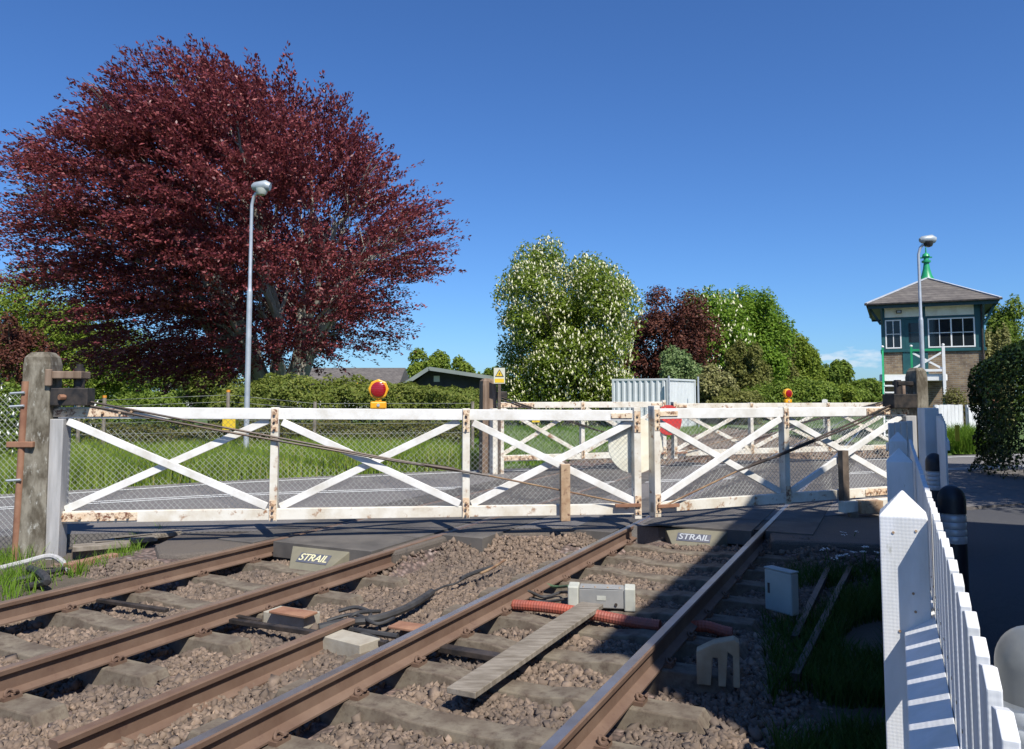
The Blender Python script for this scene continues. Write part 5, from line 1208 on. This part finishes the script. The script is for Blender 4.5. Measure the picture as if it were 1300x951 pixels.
# --- hedges made of leaf shells along a line
def hedge(name, label, pts, w, h, leafm, n, ls, seed=0, cat='hedge', hv=.2, group=None, zb=-.2, inner='dirt'):
    rs = np.random.default_rng(300+seed); pts = [Vector((*p, 0)) for p in pts]
    c0 = pts[0]; root = thing(name, label, cat, (c0.x, c0.y, zb), 0, group)
    seg = [(pts[i+1]-pts[i]).length for i in range(len(pts)-1)]; tot = sum(seg)
    t = rs.uniform(0, tot, n); C = np.zeros((n, 3)); Nn = np.zeros((n, 3)); cum = np.concatenate([[0], np.cumsum(seg)])
    si = np.clip(np.searchsorted(cum, t)-1, 0, len(seg)-1)
    a_ = rs.uniform(-.15, 1.15, n)*math.pi; rr = 1-.35*rs.random(n)**2
    for i in range(n):
        k = si[i]; p = pts[k].lerp(pts[k+1], (t[i]-cum[k])/seg[k]); d = (pts[k+1]-pts[k]).normalized(); nr = Vector((d.y, -d.x, 0))
        hh = (h[0]+(h[1]-h[0])*t[i]/tot) if isinstance(h, tuple) else h
        nzv = 1+hv*noise.noise(Vector((p.x*.9, p.y*.9, a_[i]*1.2+seed)))+hv*.6*noise.noise(Vector((p.x*2.5, p.y*2.5, a_[i]*3)))
        ca, sa = math.cos(a_[i]), math.sin(a_[i]); ca = math.copysign(abs(ca)**.7, ca); sa2 = math.copysign(abs(sa)**.6, sa)
        et = min(1, min(t[i], tot-t[i])/(w*.6)); ef = math.sqrt(max(.05, 1-(1-et)**2))
        q_ = p+nr*(ca*w/2*rr[i]*nzv*ef); C[i] = (q_.x-c0.x, q_.y-c0.y, max(.05, hh*.5+sa2*hh*.5*rr[i]*nzv*ef)); Nn[i] = (nr.x*ca, nr.y*ca, sa+.2)
    N = unit(Nn+rs.normal(size=(n, 3))*.6); V, F = leafquads(C, N, rs.normal(size=(n, 3)), ls*rs.uniform(.7, 1.4, n), ls*.6*rs.uniform(.7, 1.3, n))
    npmesh('foliage', V, F, leafm, root)
    mb = MB()
    for k in range(int(tot/.5)):
        tt = (k+.5)*.5; kk = int(np.clip(np.searchsorted(cum, tt)-1, 0, len(seg)-1)); p = pts[kk].lerp(pts[kk+1], (tt-cum[kk])/seg[kk])-c0
        for j in range(3): 
            rh = (h[1] if isinstance(h, tuple) else h)*.8; rh = min(rh, (h[0] if isinstance(h, tuple) else h)*.8)
            e = Vector((random.uniform(-.3, .3), random.uniform(-w*.25, w*.25), rh)); mb.tube([(p.x, p.y, -.1), (p.x+e.x*.5, p.y+e.y*.5, e.z*.5), (p.x+e.x, p.y+e.y, e.z)], [.03, .02, .008], 4, caps=False)
    mb.build('stems', M['bark'], root); return root
hedge('roadside_hedge', 'olive bushy hedge in front of the dark hall and beech trunk', [(-9.0, 23.6), (-5, 24.2), (-.3, 24.9)], 2.4, (2.38, 2.02), L['hedge'], 34000, .10, 1, hv=.35, group='hedges across the road')
hedge('roadside_hedge', 'lower green hedge under the beech left of the lamp post', [(-17.5, 21.0), (-12, 22.6), (-9.4, 23.3)], 1.8, (1.25, 1.75), L['mid'], 22000, .10, 2, hv=.45, group='hedges across the road')
hedge('roadside_hedge', 'brown twiggy low thicket behind the post and wire fence', [(-12.5, 19.7), (-6, 21.6), (-1.2, 22.6)], 1.2, 1.05, L['hedgebrown'], 18000, .07, 3, hv=.5, group='hedges across the road')
tree('hawthorn_bush', 'hawthorn bush with white blossom at the left edge behind the mesh fence', 'bush', -8, 16.5, 478, 96, L['mid'], nl=20, leaves=16000, seed=50, lowz=.0, trunk=False, group='hawthorns at the left', flowers=260, flowerm='whiteflower', ls=.07)
tree('hawthorn_bush', 'small white flowering hawthorn peeping over the gate heel', 'bush', 104, 20, 499, 34, L['mid'], nl=12, leaves=4500, seed=51, lowz=.0, trunk=False, group='hawthorns at the left', flowers=160, flowerm='whiteflower', ls=.08)
# dark hedge on the right
def darkhedge():
    rs = np.random.default_rng(77); n = 52000
    c = np.array([12.5, 14.8, 0.]); root = thing('laurel_hedge', 'tall dense dark green hedge at the right edge of the path', 'hedge', tuple(c))
    u = unit(rs.normal(size=(n, 3))); u[:, 2] = abs(u[:, 2])
    sg = np.sign(u)*np.abs(u)**np.array([.5, .5, .7]); sg /= np.max(np.abs(sg), 1, keepdims=True)**.15
    dims = np.array([3.05, 2.6, 2.85]); rr = 1-.16*rs.random(n)**2
    lump = np.array([1+.10*noise.noise(Vector(s*2.2))+.05*noise.noise(Vector(s*6)) for s in sg])
    C = sg*dims*(rr*lump)[:, None]; C[:, 0] += .0
    C[:, 2] = np.maximum(C[:, 2], .02)
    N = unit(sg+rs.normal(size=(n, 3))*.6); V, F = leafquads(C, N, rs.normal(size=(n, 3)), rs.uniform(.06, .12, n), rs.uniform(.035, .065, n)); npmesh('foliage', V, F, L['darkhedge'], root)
    mb = MB()
    for k in range(40):
        x, y = rs.uniform(-1.6, 1.6), rs.uniform(-2, 2); mb.tube([(x*.6, y*.6, -.1), (x*.8, y*.8, 1.2), (x, y, 2.2)], [.05, .035, .01], 5, caps=False)
    mb.build('stems', M['bark'], root)
darkhedge()
# loose scraps, weeds and leaf litter along the path edge
rs = np.random.default_rng(12); n = 1500; S_ = rs.uniform(3, 13, n); Pp = np.where(rs.random(n) < .5, .2+abs(rs.normal(size=n))*.06, 2.4-abs(rs.normal(size=n))*.25)
C_ = np.stack([S_*SA+Pp*CA, S_*CA-Pp*SA, np.full(n, -.003)], -1); V, F = leafquads(C_, unit(np.array([0, 0, 1.])+rs.normal(size=(n, 3))*.25), rs.normal(size=(n, 3)), rs.uniform(.015, .045, n), rs.uniform(.01, .03, n))
npmesh('leaf_litter', V, F, L['tan'], None, kind='stuff', label='dry leaf litter along both edges of the footpath', category='leaf litter')
# --- grass blades
def grass(name, label, X, Y, Z, h, wd, mat, lean=.35, seed=0):
    rs = np.random.default_rng(400+seed); n = len(X)
    hh = h*rs.uniform(.45, 1.25, n); ang = rs.uniform(0, 2*math.pi, n); w_ = wd*rs.uniform(.7, 1.3, n)
    sx, sy = np.cos(ang)*w_/2, np.sin(ang)*w_/2; la = rs.uniform(0, 2*math.pi, n); ll = hh*lean*rs.uniform(.2, 1.4, n)
    lx, ly = np.cos(la)*ll, np.sin(la)*ll
    B = np.stack([X, Y, Z], -1)
    v = np.stack([B+np.stack([-sx, -sy, -.02+0*X], -1), B+np.stack([sx, sy, -.02+0*X], -1), B+np.stack([lx*.4+sx*.7, ly*.4+sy*.7, hh*.6], -1), B+np.stack([lx*.4-sx*.7, ly*.4-sy*.7, hh*.6], -1), B+np.stack([lx, ly, hh], -1)], 1).reshape(-1, 3)
    i = np.arange(n)[:, None]*5
    F4 = np.concatenate([i+np.array([0, 1, 2, 3]), ], 1); 
    F = np.concatenate([i+np.array([0, 1, 2]), i+np.array([0, 2, 3]), i+np.array([3, 2, 4])], 0)
    return npmesh(name, v, F, mat, None, kind='stuff', label=label, category='grass')
# verge sheet beyond the road on the left, rising gently
va = offset(far_s, .02)[:21]; 
vb = [Vector((p.x-6, p.y+60, 0)) for p in va]
sheet('verge', va, vb, -.02, M['verge'], .4)
def scatter_band(n, line, d0, d1, i0, i1, seed, pw=1.0):
    rs = np.random.default_rng(seed); ln = line[i0:i1]; seg = np.array([(ln[i+1]-ln[i]).length for i in range(len(ln)-1)]); k = rs.choice(len(seg), n, p=seg/seg.sum()); t = rs.random(n)
    a = np.array([[p.x, p.y] for p in ln]); p = a[k]*(1-t[:, None])+a[k+1]*t[:, None]; d = a[k+1]-a[k]; d /= np.linalg.norm(d, axis=1, keepdims=True)
    off = d0+(d1-d0)*rs.random(n)**pw; q = p+np.stack([-d[:, 1], d[:, 0]], -1)*off[:, None]; return q[:, 0], q[:, 1]
X, Y = scatter_band(90000, far_s, .08, 7.5, 5, 21, 1, 1.25)
k = (X/Y > -.75) & (X/Y < .1); X, Y = X[k], Y[k]
dd = np.array([.5+.5*noise.noise(Vector((x*.5, y*.5, 0))) for x, y in zip(X, Y)])
grass('verge_grass', 'long green grass on the verge across the road left of the brown post', X, Y, -.02+0*X, .30+.38*dd, .022, L['grass'], seed=1)
rs = np.random.default_rng(9); n = 60000
Y = rs.uniform(19.5, 48, n); X = rs.uniform(-.1, .30, n)*Y+.4
S_ = X*SA+Y*CA; Pp = X*CA-Y*SA; k = (Pp < -8.0) & (Y > np.interp(X, [f[0] for f in FAR], [f[1] for f in FAR])+.1); X, Y = X[k], Y[k]
MB().prism([tuple(T(19.5, -8.3).xy), tuple(T(300, -8.3).xy), (20, 300), (-30, 300), (-6, 62), (-.6, 17.8)], -.5, -.1).build('lineside_turf', M['verge'], None, kind='structure')
grass('meadow_grass', 'short meadow grass around the container beyond the far gates', X, Y, -.1+0*X, .16, .03, L['lush'], seed=2)
# tall clump by the road right
n = 5200; a_ = rs.uniform(0, 2*math.pi, n); r_ = np.sqrt(rs.random(n)); c = P(1228, 560, 22.3)
grass('grass_clump', 'lush tall grass clump by the road in front of the white boards', c.x+np.cos(a_)*r_*.78, 22.4+np.sin(a_)*r_*.5, 0*a_, .74*(1-.35*r_**2), .028, L['lush'], .6, 3)
MB().prism([(11.9, 22.0), (14.6, 22.6), (30, 28.5), (30, 60), (11, 60)], -.5, -.01).build('far_verge', M['verge'], None, kind='structure')
# shaded grass between track and fence
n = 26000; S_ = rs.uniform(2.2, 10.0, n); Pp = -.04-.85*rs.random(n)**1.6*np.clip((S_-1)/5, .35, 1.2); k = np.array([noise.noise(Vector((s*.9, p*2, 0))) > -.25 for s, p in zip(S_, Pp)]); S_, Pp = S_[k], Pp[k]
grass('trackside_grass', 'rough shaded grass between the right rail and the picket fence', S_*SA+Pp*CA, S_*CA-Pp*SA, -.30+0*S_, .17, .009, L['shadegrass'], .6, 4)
# tufts at the left
xs, ys, zs = [], [], []
for (px, py, m_, sp_) in ((18, 735, 260, .16), (8, 712, 200, .14), (45, 705, 120, .1), (150, 712, 120, .08), (165, 704, 90, .07), (130, 722, 80, .07), (205, 682, 60, .03), (98, 728, 70, .06), (180, 692, 50, .05), (10, 752, 160, .14), (60, 700, 60, .1)):
    c = G(px, py, -.12); xs.append(c.x+rs.normal(size=m_)*sp_); ys.append(c.y+rs.normal(size=m_)*sp_); zs.append(np.full(m_, -.14))
xs = np.concatenate(xs); grass('grass_tufts', 'pale green grass tufts round the foot of the left gate post', xs, np.concatenate(ys), np.concatenate(zs), .18, .008, L['lush'], .6, 5)
# cow parsley in the shaded grass
for k, (px, py, lb) in enumerate(((1072, 678, 'white flowering weed in the shaded grass nearest the gate beam'), (1060, 700, 'white flowering weed left of its pair in the shaded grass'), (1098, 698, 'white flowering weed closest to the picket fence'))):
    c = G(px, py, .0); root = thing('cow_parsley', lb, 'weed', (c.x, c.y, -.3), 0, 'white flowering weeds')
    mb = MB(); fl = MB()
    for j in range(6):
        e = Vector((random.uniform(-.12, .12), random.uniform(-.12, .12), random.uniform(.22, .34))); mb.tube([(0, 0, 0), e*.6, e], .004, 4)
        for q_ in range(8): o_ = e+Vector((random.uniform(-.03, .03), random.uniform(-.03, .03), random.uniform(0, .012))); fl.lathe([(.0, -.002), (.009, 0), (.0, .004)], o_, 5)
    mb.build('stem', L['shadegrass'], root); fl.build('flower_head', M['whiteflower'], root)
# --- post and wire fence on the far verge
FP = [(x, Y) for x, Y in ((-14.6, 18.4), (-10.6, 19.3), (-6.95, 19.3), (-1.2, 19.6))]
root = thing('wire_fence', 'post and wire fence with orange tipped stakes along the far verge', 'fence', (-14.6, 18.4, 0))
pts = [P(101, 500, 19.0), P(133, 502, 19.4), P(290, 495, 19.9), P(400, 507, 20.6), P(600, 507, 21.6)]
pts = [P(-60, 500, 18.2)]+pts
for i, p in enumerate(pts):
    pp = MB().tube([(p.x, p.y, -.2), (p.x, p.y, p.z-.06)], .045, 8).build('stake', M['plankwood'], root, world=True)
    if i < 4: MB().tube([(p.x, p.y, p.z-.059), (p.x, p.y, p.z)], .048, 8).build('orange_tip', M['orangetip'], pp, world=True)
for z in (1.62, 1.45, 1.28, 1.0, .7):
    for i in range(len(pts)-1):
        a, b = pts[i], pts[i+1]; MB().tube([(a.x, a.y, z*a.z/1.75), (b.x, b.y, z*b.z/1.75)], .006, 4).build('wire', M['oldwire'], root, world=True)
for (px, py, Y, lb) in ((293, 538, 19.6, 'yellow rectangular plate fixed to the orange tipped stake by the lamp post'), (681, 534, 16.25, 'small yellow plate hanging on the far left gate leaf')):
    c = P(px, py, Y); w_, h_ = (.20, .15) if px < 400 else (.08, .045)
    one('yellow_plate', lb, 'sign', MB().box(c.x-w_, c.x+w_, Y-.02 if px < 400 else Y+.30, (Y-.01) if px < 400 else Y+.31, c.z-h_, c.z+h_), M['signyellow'])
# far little white trackside marker
c = P(1047, 510, 40); one('trackside_marker', 'small white marker post beside the far track', 'marker', MB().box(c.x-.09, c.x+.09, 40, 40.1, -.2, c.z+.12).box(c.x-.14, c.x+.14, 39.98, 39.995, c.z-.1, c.z+.1), M['offwhite'])
